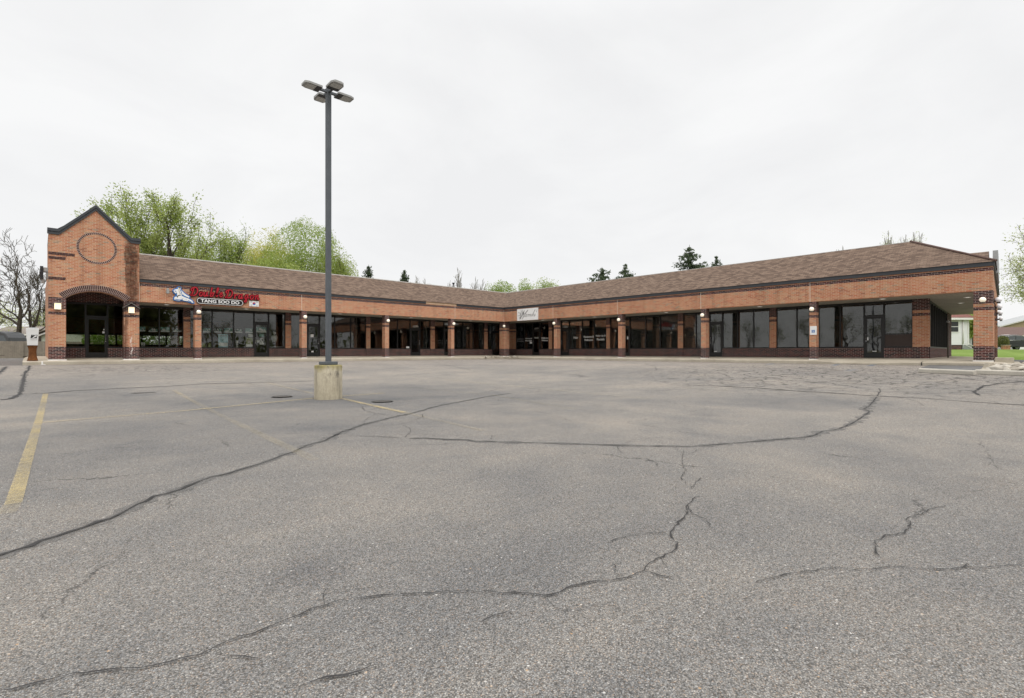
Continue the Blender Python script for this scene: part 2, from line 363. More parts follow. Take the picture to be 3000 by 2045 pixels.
simple('stone_tan', (0.45, 0.36, 0.27, 1), 0.9, 0, 0.3, 6)
simple('window_dark', (0.03, 0.032, 0.034, 1), 0.2, 0, 0.1, 3, 0.5)
simple('car_black', (0.012, 0.013, 0.016, 1), 0.25, 0, 0.1, 3, 0.6)
simple('car_glass', (0.05, 0.06, 0.065, 1), 0.08, 0, 0.1, 3, 0.8)
simple('chrome', (0.7, 0.7, 0.7, 1), 0.2, 1.0)
simple('rubber', (0.012, 0.012, 0.012, 1), 0.9)
simple('rim', (0.35, 0.35, 0.36, 1), 0.4, 0.7)
simple('car_grey', (0.05, 0.052, 0.055, 1), 0.35, 0, 0.1, 3, 0.5)
simple('bark', (0.075, 0.062, 0.05, 1), 0.95, 0, 0.35, 5, 0.1, 0.5)
simple('bark_grey', (0.16, 0.145, 0.13, 1), 0.95, 0, 0.3, 5, 0.1, 0.3)
simple('bark_pale', (0.30, 0.285, 0.265, 1), 0.95, 0, 0.3, 5, 0.1, 0.2)
simple('dark_arch', (0.06, 0.028, 0.027, 1), 0.9, 0, 0.5, 5)
simple('mortar', (0.50, 0.39, 0.33, 1), 0.9, 0, 0.15, 5)
simple('iron', (0.075, 0.068, 0.06, 1), 0.7, 0.0, 0.4, 8)
simple('wet_iron', (0.05, 0.048, 0.045, 1), 0.4, 0.0, 0.4, 8, 0.6)
def soffitm():
    t = NT('soffit'); uv = t.uv(); s = t.sep(uv)
    fr = t.math('FRACT', t.math('DIVIDE', s[0], 0.20))
    g = t.ramp(fr, [(0.0, 0.35), (0.06, 1.0), (0.94, 1.0), (1.0, 0.35)])
    n = t.noise(t.pos(), 1.2, 4)
    c = t.mix(1.0, t.ramp(n, [(0.3, (0.30, 0.285, 0.24, 1)), (0.7, (0.40, 0.375, 0.32, 1))]), g, 'MULTIPLY')
    t.bsdf(c, 0.7, 0, None, 0.25); M['soffit'] = t.m
soffitm()
def glass():
    t = NT('tinted_glass')
    tr = t.new('ShaderNodeBsdfTransparent'); tr.inputs[0].default_value = (0.84, 0.85, 0.83, 1)
    gl = t.new('ShaderNodeBsdfGlossy'); gl.inputs['Roughness'].default_value = 0.015; gl.inputs[0].default_value = (1, 1, 1, 1)
    wob = t.noise(t.pos(), 0.9, 2, 0.5); t.l.new(t.bump(wob, 0.06, 0.05), gl.inputs['Normal'])
    fr = t.new('ShaderNodeFresnel'); fr.inputs[0].default_value = 1.5
    mx = t.new('ShaderNodeMixShader'); t.l.new(t.math('MULTIPLY', fr.outputs[0], 1.22, clamp=True), mx.inputs[0]); t.l.new(tr.outputs[0], mx.inputs[1]); t.l.new(gl.outputs[0], mx.inputs[2])
    t.l.new(mx.outputs[0], t.out.inputs[0]); M['tinted_glass'] = t.m
glass()
def leaf(name, a, b, c3):
    t = NT(name); p = t.pos()
    n = t.noise(p, 0.55, 4, 0.6); n2 = t.noise(p, 9.0, 2)
    col = t.ramp(t.math('ADD', t.math('MULTIPLY', n, 0.7), t.math('MULTIPLY', n2, 0.3)), [(0.32, a), (0.5, b), (0.68, c3)])
    d = t.new('ShaderNodeBsdfDiffuse'); t.l.new(col, d.inputs[0])
    tr = t.new('ShaderNodeBsdfTranslucent'); t.l.new(col, tr.inputs[0])
    mx = t.new('ShaderNodeMixShader'); mx.inputs[0].default_value = 0.45
    t.l.new(d.outputs[0], mx.inputs[1]); t.l.new(tr.outputs[0], mx.inputs[2]); t.l.new(mx.outputs[0], t.out.inputs[0]); M[name] = t.m
leaf('leaf_spring', (0.24, 0.32, 0.08, 1), (0.35, 0.42, 0.125, 1), (0.46, 0.51, 0.19, 1))
leaf('leaf_yellow', (0.42, 0.43, 0.09, 1), (0.52, 0.51, 0.14, 1), (0.59, 0.55, 0.20, 1))
leaf('leaf_willow', (0.20, 0.29, 0.065, 1), (0.29, 0.37, 0.095, 1), (0.38, 0.45, 0.14, 1))
leaf('leaf_pale', (0.42, 0.48, 0.18, 1), (0.50, 0.55, 0.26, 1), (0.58, 0.60, 0.34, 1))
leaf('needle', (0.06, 0.085, 0.05, 1), (0.095, 0.125, 0.075, 1), (0.14, 0.17, 0.105, 1))
leaf('hedge_leaf', (0.10, 0.20, 0.03, 1), (0.16, 0.28, 0.045, 1), (0.22, 0.33, 0.06, 1))
leaf('olive_leaf', (0.12, 0.14, 0.05, 1), (0.18, 0.19, 0.075, 1), (0.24, 0.24, 0.10, 1))
def grassm():
    t = NT('grass'); p = t.mapping(t.pos(), (1, 1, 0))
    n = t.noise(p, 0.35, 5, 0.6); n2 = t.noise(p, 18, 4, 0.7)
    c = t.ramp(n, [(0.3, (0.125, 0.185, 0.042, 1)), (0.55, (0.165, 0.235, 0.058, 1)), (0.75, (0.225, 0.28, 0.09, 1))])
    c = t.mix(0.5, c, t.mix(1.0, c, t.ramp(n2, [(0.3, 0.6), (0.7, 1.35)]), 'MULTIPLY'))
    s = t.sep(t.pos())
    dirt = t.ramp(t.math('DIVIDE', t.math('ADD', s[0], t.math('MULTIPLY', t.math('SUBTRACT', t.noise(p, 0.5, 4), 0.5), 6)), -40.0), [(0.45, 0.0), (0.6, 0.85)])
    c = t.mix(dirt, c, t.ramp(n2, [(0.3, (0.16, 0.13, 0.09, 1)), (0.7, (0.30, 0.26, 0.19, 1))]))
    t.bsdf(c, 0.95, 0, t.bump(n2, 0.5, 0.04), 0.1); M['grass'] = t.m
grassm()

# ------------------------------------------------------------------ mesh building
class MB:
    def __init__(s): s.v = []; s.f = []; s.mi = []; s.uv = []; s.sm = []
    def face(s, pts, mi=0, uvs=None, smooth=False):
        i = len(s.v); s.v += [tuple(p) for p in pts]; s.f.append(tuple(range(i, i + len(pts)))); s.mi.append(mi); s.sm.append(smooth)
        s.uv += list(uvs) if uvs else [(p[0], p[1]) for p in pts]
    def box(s, P, a0, a1, b0, b1, c0, c1, mi=0, skip=''):
        """box in frame P(t, d, z); skip: any of t T d D z Z (low/high faces left out)"""
        def q(names, cs, uvf):
            pts = [P(*c) for c in cs]; s.face(pts, mi, [uvf(c) for c in cs])
        if 'd' not in skip: q('d', [(a0, b0, c0), (a1, b0, c0), (a1, b0, c1), (a0, b0, c1)], lambda c: (c[0], c[2] - 0.745))
        if 'D' not in skip: q('D', [(a1, b1, c0), (a0, b1, c0), (a0, b1, c1), (a1, b1, c1)], lambda c: (c[0], c[2] - 0.745))
        if 't' not in skip: q('t', [(a0, b1, c0), (a0, b0, c0), (a0, b0, c1), (a0, b1, c1)], lambda c: (c[1], c[2] - 0.745))
        if 'T' not in skip: q('T', [(a1, b0, c0), (a1, b1, c0), (a1, b1, c1), (a1, b0, c1)], lambda c: (c[1], c[2] - 0.745))
        if 'z' not in skip: q('z', [(a0, b1, c0), (a1, b1, c0), (a1, b0, c0), (a0, b0, c0)], lambda c: (c[0], c[1]))
        if 'Z' not in skip: q('Z', [(a0, b0, c1), (a1, b0, c1), (a1, b1, c1), (a0, b1, c1)], lambda c: (c[0], c[1]))
    def bands(s, P, a0, a1, b0, b1, zs, mis):
        for i, m in enumerate(mis):
            s.box(P, a0, a1, b0, b1, zs[i], zs[i + 1], m, ('' if i == 0 else 'z') + ('' if i == len(mis) - 1 else 'Z'))
    def poly(s, P, pts, d0, d1, mi=0):
        """extruded polygon: pts (a, c) in plane of frame P, from depth d0 (front) to d1"""
        tri = geometry.tessellate_polygon([[Vector((p[0], p[1], 0)) for p in pts]])
        for t in tri:
            s.face([P(pts[i][0], d0, pts[i][1]) for i in t], mi, [pts[i] for i in t])
        n = len(pts)
        for i in range(n):
            p, q = pts[i], pts[(i + 1) % n]
            s.face([P(p[0], d0, p[1]), P(q[0], d0, q[1]), P(q[0], d1, q[1]), P(p[0], d1, p[1])], mi)
    def stroke(s, P, pts, w, d0, d1, mi=0):
        """flat ribbon of width w (number or list) along pts (a, c), round-ish ends, extruded d0..d1"""
        n = len(pts); W = w if hasattr(w, '__len__') else [w] * n
        L, R = [], []
        for i in range(n):
            p = Vector(pts[max(0, i - 1)]); q = Vector(pts[min(n - 1, i + 1)])
            t = (q - p).normalized() if (q - p).length > 1e-9 else Vector((1, 0)); nn = Vector((-t.y, t.x)); c = Vector(pts[i])
            L.append(c + nn * W[i] / 2); R.append(c - nn * W[i] / 2)
        for i in range(n - 1):
            A = [L[i], L[i + 1], R[i + 1], R[i]]
            s.face([P(a.x, d0, a.y) for a in A], mi)
            s.face([P(L[i].x, d0, L[i].y), P(L[i + 1].x, d0, L[i + 1].y), P(L[i + 1].x, d1, L[i + 1].y), P(L[i].x, d1, L[i].y)], mi)
            s.face([P(R[i].x, d0, R[i].y), P(R[i + 1].x, d0, R[i + 1].y), P(R[i + 1].x, d1, R[i + 1].y), P(R[i].x, d1, R[i].y)], mi)
        for i in (0, n - 1):
            c = Vector(pts[i]); r = W[i] / 2
            ring = [(c.x + r * math.cos(a * math.pi / 4), c.y + r * math.sin(a * math.pi / 4)) for a in range(8)]
            s.face([P(x, d0 + 0.0006, y) for x, y in ring], mi)
    def tube(s, pts, radii, n=8, mi=0, cap=True, smooth=True):
        rings = []
        for i, p in enumerate(pts):
            p = Vector(p); a = Vector(pts[max(0, i - 1)]); b = Vector(pts[min(len(pts) - 1, i + 1)])
            t = (b - a).normalized(); u = t.cross(Vector((0, 0, 1)))
            u = u.normalized() if u.length > 1e-3 else Vector((1, 0, 0)); w = t.cross(u)
            rings.append([p + (u * math.cos(2 * math.pi * k / n) + w * math.sin(2 * math.pi * k / n)) * radii[i] for k in range(n)])
        for i in range(len(pts) - 1):
            for k in range(n):
                s.face([rings[i][k], rings[i][(k + 1) % n], rings[i + 1][(k + 1) % n], rings[i + 1][k]], mi, None, smooth)
        if cap:
            s.face(rings[0][::-1], mi); s.face(rings[-1], mi)
    def sphere(s, c, r, mi=0, n=16, m=10, sz=1.0):
        c = Vector(c); g = lambda i, k: c + Vector((r * math.sin(math.pi * i / m) * math.cos(2 * math.pi * k / n), r * math.sin(math.pi * i / m) * math.sin(2 * math.pi * k / n), r * sz * math.cos(math.pi * i / m)))
        for i in range(m):
            for k in range(n):
                q = [g(i + 1, k), g(i + 1, k + 1), g(i, k + 1), g(i, k)]
                if i == 0: q = q[:3]
                if i == m - 1: q = [g(i + 1, k), g(i, k + 1), g(i, k)]
                s.face(q, mi, None, True)
    def lathe(s, c, prof, n=24, mi=0):
        c = Vector(c)
        for i in range(len(prof) - 1):
            (r0, z0), (r1, z1) = prof[i], prof[i + 1]
            for k in range(n):
                a, b = 2 * math.pi * k / n, 2 * math.pi * (k + 1) / n
                s.face([c + Vector((r0 * math.cos(a), r0 * math.sin(a), z0)), c + Vector((r0 * math.cos(b), r0 * math.sin(b), z0)),
                        c + Vector((r1 * math.cos(b), r1 * math.sin(b), z1)), c + Vector((r1 * math.cos(a), r1 * math.sin(a), z1))], mi, None, True)
    def build(s, name, mats, parent=None, origin=None, bevel=0.0, weld=True):
        me = bpy.data.meshes.new(name); v = s.v
        if origin is not None: v = [(p[0] - origin[0], p[1] - origin[1], p[2] - origin[2]) for p in v]
        me.from_pydata(v, [], s.f); me.update()
        if not isinstance(mats, (list, tuple)): mats = [mats]
        for m in mats: me.materials.append(M[m])
        me.polygons.foreach_set('material_index', s.mi); me.polygons.foreach_set('use_smooth', s.sm)
        ul = me.uv_layers.new(name='UVMap'); ul.data.foreach_set('uv', [c for q in s.uv for c in q[:2]])
        if weld:
            bm = bmesh.new(); bm.from_mesh(me); bmesh.ops.remove_doubles(bm, verts=bm.verts, dist=1e-5)
            bmesh.ops.recalc_face_normals(bm, faces=bm.faces); bm.to_mesh(me); bm.free()
        o = bpy.data.objects.new(name, me); COL.objects.link(o)
        if origin is not None: o.location = origin
        if parent:
            o.parent = parent
            if origin is not None: o.location = (0, 0, 0)
        if bevel:
            b = o.modifiers.new('bevel', 'BEVEL'); b.width = bevel; b.segments = 2; b.limit_method = 'ANGLE'
        return o
def tag(o, label=None, cat=None, group=None, kind=None):
    if label: o['label'] = label
    if cat: o['category'] = cat
    if group: o['group'] = group
    if kind: o['kind'] = kind
    return o
def thing(name, label, cat, loc=(0, 0, 0), rz=0.0, group=None):
    o = bpy.data.objects.new(name, None); COL.objects.link(o); o.location = loc; o.rotation_euler = (0, 0, rz); o.empty_display_size = 0.3
    return tag(o, label, cat, group)
def dup(root, loc, rz=0.0, label=None, scale=None):
    r = root.copy(); COL.objects.link(r); r.location = loc; r.rotation_euler = (0, 0, rz)
    if scale: r.scale = (scale,) * 3 if not hasattr(scale, '__len__') else scale
    if label: r['label'] = label
    for ch in list(root.children):
        c = ch.copy(); COL.objects.link(c); c.parent = r
        for g in list(ch.children):
            d = g.copy(); COL.objects.link(d); d.parent = c
    return r
def text_faces(mb, P, body, a0, a1, zc, h, d0, d1, mi=0, bold=0.0, shear=0.0, mirror=False):
    """built-in lettering fitted between a0 and a1 (a grows to the reader's right when mirror is False), cap height h, centred on zc"""
    cu = bpy.data.curves.new('lettering', 'FONT'); cu.body = body; cu.size = 1.0; cu.offset = bold; cu.shear = shear; cu.resolution_u = 3; cu.fill_mode = 'FRONT'
    ob = bpy.data.objects.new('lettering', cu); COL.objects.link(ob)
    dg = bpy.context.evaluated_depsgraph_get(); me = bpy.data.meshes.new_from_object(ob.evaluated_get(dg))
    vs = [v.co.copy() for v in me.vertices]; fs = [tuple(p.vertices) for p in me.polygons]
    bpy.data.objects.remove(ob); bpy.data.curves.remove(cu)
    x0, x1 = min(v.x for v in vs), max(v.x for v in vs); y0, y1 = min(v.y for v in vs), max(v.y for v in vs)
    fx = lambda x: a0 + (x - x0) / (x1 - x0) * (a1 - a0); fy = lambda y: zc - h / 2 + (y - y0) / (y1 - y0) * h
    for f in fs: mb.face([P(fx(vs[i].x), d0, fy(vs[i].y)) for i in f], mi)
    edges = {}
    for f in fs:
        for i in range(len(f)):
            e = (f[i], f[(i + 1) % len(f)]); k = tuple(sorted(e)); edges[k] = edges.get(k, 0) + 1
    for (i, j), n in edges.items():
        if n == 1:
            A, B = vs[i], vs[j]
            mb.face([P(fx(A.x), d0, fy(A.y)), P(fx(B.x), d0, fy(B.y)), P(fx(B.x), d1, fy(B.y)), P(fx(A.x), d1, fy(A.y))], mi)
    bpy.data.meshes.remove(me)
def curve(pts, n=5):
    """Catmull-Rom through pts"""
    out = []
    P = [pts[0]] + list(pts) + [pts[-1]]
    for i in range(1, len(P) - 2):
        for k in range(n):
            u = k / n; o = []
            for c in range(len(pts[0])):
                a, b, cc, d = P[i - 1][c], P[i][c], P[i + 1][c], P[i + 2][c]
                o.append(0.5 * (2 * b + (cc - a) * u + (2 * a - 5 * b + 4 * cc - d) * u * u + (3 * b - a - 3 * cc + d) * u ** 3))
            out.append(tuple(o))
    out.append(tuple(pts[-1])); return out

# ------------------------------------------------------------------ ground, lot, walk
def grid_mesh(name, xs, ys, zf, mat, kind='structure', skipf=None):
    vs, idx = [], {}
    for i, x in enumerate(xs):
        for j, y in enumerate(ys):
            idx[i, j] = len(vs); vs.append((x, y, zf(x, y)))
    fs = []
    for i in range(len(xs) - 1):
        for j in range(len(ys) - 1):
            if skipf and skipf((xs[i] + xs[i + 1]) / 2, (ys[j] + ys[j + 1]) / 2): continue
            fs.append((idx[i, j], idx[i + 1, j], idx[i + 1, j + 1], idx[i, j + 1]))
    me = bpy.data.meshes.new(name); me.from_pydata(vs, [], fs); me.materials.append(M[mat])
    me.polygons.foreach_set('use_smooth', [True] * len(fs)); me.update()
    o = bpy.data.objects.new(name, me); COL.objects.link(o); tag(o, kind=kind); return o
fr = lambda a, b, s: [a + (b - a) * i / max(1, round((b - a) / s)) for i in range(max(1, round((b - a) / s)) + 1)]
gx = [-1500, -500, -200, -120, -84] + fr(-82, 17, 1.5) + fr(17.5, 45, 0.5)[1:] + [50, 60, 80, 120, 200, 500, 1500]
gy = [-1500, -500, -200, -120, -84] + fr(-82, -33, 1.5) + fr(-32, -26, 0.5) + fr(-24.5, 32, 1.5) + fr(32.5, 37, 0.5) + [40, 50, 70, 100, 200, 500, 1500]
grid_mesh('grass_ground', gx, gy, lambda x, y: lawnz(x, y) if (-80.5 < x < 60 and -75.5 < y) or x > 17.6 or y > 33 else -0.6, 'grass')
LOT = grid_mesh('parking_lot', fr(-80, 22, 0.6), fr(-75, 34, 0.6), lotz, 'asphalt')

def zoomed(x0, y0, s, pts): return [(x0 + x / s, y0 + y / s) for x, y in pts]
def on_lot(pts, step=0.35, wob=0.0, rng=random.Random(3)):
    W = [lot(*p) for p in pts]; out = []
    for a, b in zip(W, W[1:]):
        n = max(1, int((b - a).length / step))
        for k in range(n):
            q = a.lerp(b, k / n)
            if wob and (k or out): q += Vector((rng.uniform(-wob, wob), rng.uniform(-wob, wob), 0))
            out.append((q.x, q.y))
    out.append((W[-1].x, W[-1].y)); return out
class Ribbon(MB):
    def run(s, pts, w, h, mi=0, rng=None):
        n = len(pts); L, R = [], []
        for i in range(n):
            a = Vector(pts[max(0, i - 1)]); b = Vector(pts[min(n - 1, i + 1)]); t = (b - a).normalized(); nn = Vector((-t.y, t.x)); c = Vector(pts[i])
            ww = w * (rng.choice((.5, .7, .9, 1.1, 1.6)) * rng.uniform(.8, 1.2) if rng else 1.0)
            if rng and i in (0, n - 1): ww *= 0.2
            p, q = c + nn * ww / 2, c - nn * ww / 2
            L.append(Vector((p.x, p.y, lotz(p.x, p.y) + h))); R.append(Vector((q.x, q.y, lotz(q.x, q.y) + h)))
        for i in range(n - 1): s.face([L[i], R[i], R[i + 1], L[i + 1]], mi)
rc = random.Random(5)
CR = Ribbon()
Z1 = lambda pts: zoomed(0, 1000, 2.263, pts); Z2 = lambda pts: zoomed(1000, 1000, 2.263, pts); Z3 = lambda pts: zoomed(2000, 1000, 2.263, pts)
B4 = lambda pts: zoomed(0, 1500, 1.5493, pts); B5 = lambda pts: zoomed(1500, 1500, 1.5493, pts); S = lambda pts: [(x * 1.2909, y * 1.2909) for x, y in pts]
main = Z1([(-150, 1470), (0, 1425), (100, 1392), (200, 1365), (280, 1325), (360, 1302), (440, 1270), (560, 1235), (650, 1200), (740, 1178), (800, 1150), (850, 1115), (900, 1085), (970, 1062), (1030, 1030), (1110, 1012), (1200, 985), (1290, 945), (1400, 905), (1500, 882), (1620, 845), (1740, 812), (1830, 775), (1900, 748), (1970, 725), (2040, 690), (2150, 662), (2263, 605)]) + \
    Z2([(60, 585), (140, 555), (240, 530), (340, 505), (400, 492), (460, 480), (530, 462), (600, 440), (700, 418), (800, 400), (870, 386), (950, 370), (1040, 356), (1130, 345)])
side = Z2([(445, 645), (560, 645), (700, 652), (830, 656), (890, 665), (1000, 667), (1250, 674), (1500, 680), (1620, 684), (1850, 692), (2050, 696), (2263, 698)]) + \
    Z3([(60, 700), (150, 694), (240, 685), (400, 672), (600, 655), (700, 648), (800, 640), (870, 625), (930, 597), (990, 592), (1050, 577), (1110, 550), (1150, 530), (1190, 505), (1240, 465), (1200, 450), (1235, 432), (1265, 400), (1285, 370)])
front = B4([(-60, 838), (0, 822), (60, 808), (150, 788), (230, 770), (320, 750), (400, 735), (520, 722), (640, 710), (720, 700), (780, 690), (850, 668), (920, 650), (1000, 605), (1080, 580), (1180, 543), (1290, 495), (1360, 470), (1420, 445), (1520, 415), (1640, 395), (1740, 385), (1840, 378), (1990, 367), (2130, 362), (2324, 372)]) + \
    B5([(60, 378), (110, 380), (180, 384), (210, 372), (250, 350), (320, 332), (390, 318), (440, 314), (500, 310), (550, 292), (600, 270), (630, 240), (660, 215), (700, 198), (745, 180), (750, 145), (720, 112), (725, 92), (760, 40), (800, 8)]) + \
    Z3([(30, 1100), (50, 1070), (80, 1040), (140, 1030)])
for pts, w, sw in ((main, 0.024, 0.12), (side, 0.019, 0.13), (front, 0.0078, 0)):
    c = on_lot(pts, 0.035 if not sw else 0.09, 0.010, rc)
    if sw: CR.run(c, sw, 0.0045, 1, rc)
    CR.run(c, w, 0.008, 0, rc)
    # hairline offshoots along the crack
    i = 6
    while i < len(c) - 4:
        d = Vector((c[i + 1][0] - c[i - 1][0], c[i + 1][1] - c[i - 1][1])).normalized(); a = math.atan2(d.y, d.x) + rc.choice((-1, 1)) * rc.uniform(.5, 1.3)
        p = Vector(c[i]); pts = [(p.x, p.y)]
        for k in range(rc.randint(3, 9)):
            a += rc.gauss(0, .6); p = p + Vector((math.cos(a), math.sin(a))) * .055; pts.append((p.x, p.y))
        CR.run(pts, rc.uniform(.0018, .0038), 0.0075, 0, rc); i += rc.randint(6, 22)
thin = [
    (B5([(1105, 328), (1150, 312), (1190, 298), (1280, 283), (1400, 265), (1480, 257), (1520, 266), (1640, 262), (1690, 256), (1750, 255), (1900, 262), (2020, 262), (2060, 240), (2100, 262), (2170, 255), (2324, 242)]), 0.013),
    (Z3([(1310, 1435), (1275, 1390), (1285, 1330), (1340, 1290), (1410, 1288), (1470, 1280), (1505, 1230), (1490, 1180), (1560, 1155), (1620, 1130), (1680, 1105), (1750, 1090)]), 0.014),
    (Z3([(30, 1090), (55, 1140), (150, 1180), (190, 1240)]), 0.009), (B5([(450, 235), (470, 280), (500, 300)]), 0.008), (B5([(610, 272), (680, 295), (740, 302)]), 0.011),
    (B5([(430, 140), (480, 128), (560, 105), (640, 97), (700, 98)]), 0.009), (B4([(920, 652), (1020, 662), (1100, 664), (1190, 676)]), 0.009), (B4([(1380, 790), (1480, 765), (1580, 745), (1680, 715), (1720, 700)]), 0.012),
    (B4([(1900, 600), (1990, 572), (2050, 560)]), 0.009), (B4([(2180, 510), (2250, 478), (2324, 450)]), 0.009),
    (Z2([(445, 645), (220, 632), (0, 625)]), 0.018), (Z2([(235, 480), (160, 462), (138, 440), (150, 430)]), 0.02), (Z2([(235, 480), (300, 490), (370, 498)]), 0.02), (Z2([(235, 482), (180, 505), (150, 535), (148, 555)]), 0.012),
    (Z2([(70, 580), (200, 575), (330, 560), (460, 535), (545, 500)]), 0.012), (Z2([(545, 510), (535, 490), (560, 478)]), 0.016), (Z2([(400, 555), (450, 575), (460, 600), (420, 640)]), 0.011),
    (Z2([(1820, 695), (1835, 720), (1870, 750)]), 0.012), (Z2([(1850, 690), (1940, 655), (2100, 640), (2263, 660)]), 0.01), (Z2([(2040, 790), (2085, 810), (2100, 835)]), 0.01), (Z2([(2190, 700), (2220, 715), (2263, 745)]), 0.01),
    (S([(1590, 1085), (1570, 1110), (1545, 1085), (1556, 1070), (1548, 1045), (1552, 1020)]), 0.010), (Z2([(1150, 345), (1400, 328), (1700, 312), (2050, 290)]), 0.02), (Z3([(0, 290), (120, 284), (400, 262), (560, 240)]), 0.02),
    (Z3([(0, 228), (200, 232), (420, 262), (760, 318), (1040, 345)]), 0.02), (Z3([(1290, 365), (1310, 330), (1300, 310)]), 0.03),
    (Z3([(2263, 268), (2100, 280), (1990, 300), (1930, 335), (1970, 360)]), 0.08), (Z3([(620, 190), (1000, 210), (1350, 232), (1750, 250), (2263, 262)]), 0.018), (Z3([(1035, 325), (1150, 335), (1500, 345), (2263, 360)]), 0.016),
    (Z3([(1900, 385), (2060, 400), (2140, 430)]), 0.016), (Z3([(1480, 380), (1560, 405), (1600, 430)]), 0.014), (Z3([(1970, 770), (2100, 785), (2263, 808)]), 0.012), (Z3([(60, 215), (250, 190), (620, 152)]), 0.03),
    (Z3([(100, 718), (70, 745), (0, 755)]), 0.011), (Z3([(360, 635), (400, 655), (440, 668)]), 0.01),
    (Z1([(1620, 275), (1660, 282), (1690, 292)]), 0.02), (Z2([(640, 152), (720, 162), (860, 192)]), 0.05), (Z2([(690, 152), (880, 145), (1040, 138), (1190, 115)]), 0.04), (Z2([(140, 245), (400, 228), (620, 208), (900, 205)]), 0.035), (Z2([(860, 200), (1100, 195), (1500, 215), (1650, 240)]), 0.03),
    (Z2([(1580, 240), (1600, 225), (1540, 215)]), 0.03), (Z2([(2010, 150), (2080, 168), (2090, 190), (1980, 208)]), 0.03), (Z1([(520, 745), (610, 738)]), 0.03), (Z1([(590, 795), (690, 785), (780, 778)]), 0.02),
    (Z1([(330, 183), (390, 185), (440, 195), (510, 197)]), 0.05), (Z1([(230, 230), (330, 232), (480, 238), (640, 225), (880, 225)]), 0.03), (Z1([(240, 205), (310, 200), (330, 190)]), 0.03),
    (Z1([(2263, 605), (2200, 640)]), 0.02),
]
for pts, w in thin: CR.run(on_lot(pts, 0.035 if w < .015 else .1, 0.011 if w < .015 else .014, rc), w * (.5 if w < .015 else .7), 0.008, 0, rc)
for pts, w in ((Z1([(195, 162), (190, 185), (170, 210), (158, 250), (150, 290), (142, 330), (135, 350), (70, 382), (0, 390), (-80, 395)]), 0.06), (Z1([(40, 168), (20, 190), (-30, 230)]), 0.08),
               (Z1([(135, 352), (300, 345), (500, 328), (800, 312), (1100, 300), (1350, 283), (1700, 275), (2100, 262), (2263, 262)]), 0.05),
               (Z3([(0, 290), (200, 295), (500, 310), (750, 330), (1000, 345), (1300, 365), (1600, 378), (1900, 402), (2263, 425), (2500, 440)]), 0.04)):
    c = on_lot(pts, 0.25, 0.02, rc); CR.run(c, w * 2.2, 0.0045, 1, rc); CR.run(c, w, 0.008, 0, rc)
CR.build('sealed_cracks', ['tar_crack', 'crack_seal'], LOT, weld=False)
def stripe(pts, w, mat):
    r = Ribbon(); r.run(on_lot(pts, 0.5), w, 0.012, 0)
    return r.build('painted_line', mat, LOT, weld=False)
stripe(Z1([(302, 350), (88, 1085)]), 0.095, 'yellow_paint')
stripe(Z1([(88, 1085), (40, 1150)]), 0.10, 'faded_yellow_paint')
stripe(Z1([(1150, 325), (1360, 440)]), 0.10, 'faded_yellow_paint'); stripe(Z1([(1360, 440), (1560, 540)]), 0.10, 'ghost_paint')
stripe(Z1([(1560, 540), (2090, 792)]), 0.115, 'ghost_paint')
stripe(Z1([(228, 546), (1200, 465), (2095, 378)]), 0.11, 'yellow_paint')
stripe(Z1([(1770, 275), (2080, 348)]), 0.11, 'faded_yellow_paint')
stripe(Z2([(0, 380), (420, 475)]), 0.12, 'yellow_paint'); stripe(Z2([(420, 475), (940, 596)]), 0.11, 'ghost_paint')
stripe(Z2([(0, 366), (290, 345)]), 0.10, 'yellow_paint')
stripe(Z2([(620, 245), (1400, 322), (2050, 385)]), 0.10, 'pale_paint')
stripe(Z2([(330, 295), (1000, 358), (1560, 455)]), 0.10, 'ghost_paint')
stripe(Z3([(0, 310), (300, 330)]), 0.10, 'pale_paint')
stripe(Z2([(1130, 122), (1095, 116)]), 0.12, 'pale_paint'); stripe(Z2([(1090, 123), (1135, 114)]), 0.10, 'pale_paint'); stripe(Z2([(1180, 122), (1225, 109)]), 0.10, 'pale_paint'); stripe(Z2([(1260, 124), (1295, 111)]), 0.10, 'pale_paint')
for q in (([(560, 155), (600, 149)]), ([(1000, 162), (1040, 152)]), ([(1235, 165), (1290, 153)]), ([(1810, 184), (1850, 172)]), ([(1080, 196), (1150, 190)])): stripe(Z3(q), 0.22, 'blue_paint')

# raised concrete walk with kerb, wrapping the two wings and the right end
SW = MB()
t_r = [0, 10, tr(2400, -.6), tr(2450, -.6), tr(2540, -.6), tr(2690, -.6), 30.0]
zc_r = [0.06, 0.06, 0.055, 0.0, -0.02, 0.045, 0.05]
def quadstrip(A, B, mi=0):
    for i in range(len(A) - 1): SW.face([A[i], A[i + 1], B[i + 1], B[i]], mi, [(p.x, p.y) for p in (A[i], A[i + 1], B[i + 1], B[i])])
prof = [(2.45, 0.2), (0.3, 0.13), (-0.48, 0.075)]
left = []
for d, z in prof: left.append([Vector((-29.25, d, z)), Vector((d, d, z))])
left.append([Vector((-29.25, -0.6, 0.055)), Vector((-0.6, -0.6, 0.055))]); left.append([Vector((-29.25, -0.615, 0.04)), Vector((-0.615, -0.615, 0.04))])
left.append([Vector((-29.25, -0.63, -0.3)), Vector((-0.63, -0.63, -0.3))])
for a, b in zip(left, left[1:]): quadstrip(a, b)
SW.face([Vector((-29.25, 2.45, -0.3)), Vector((-29.25, 2.45, 0.2)), Vector((-29.25, 0.3, 0.13)), Vector((-29.25, -0.48, 0.075)), Vector((-29.25, -0.6, 0.055)), Vector((-29.25, -0.615, 0.04)), Vector((-29.25, -0.63, -0.3))])
SW.face([Vector((-29.25, 2.45, 0.2)), Vector((-28.4, 2.45, 0.2)), Vector((-28.4, 17, 0.2)), Vector((-29.25, 17, 0.2))]); SW.face([Vector((-29.25, 2.45, 0.2)), Vector((-29.25, 17, 0.2)), Vector((-29.25, 17, -0.3)), Vector((-29.25, 2.45, -0.3))])
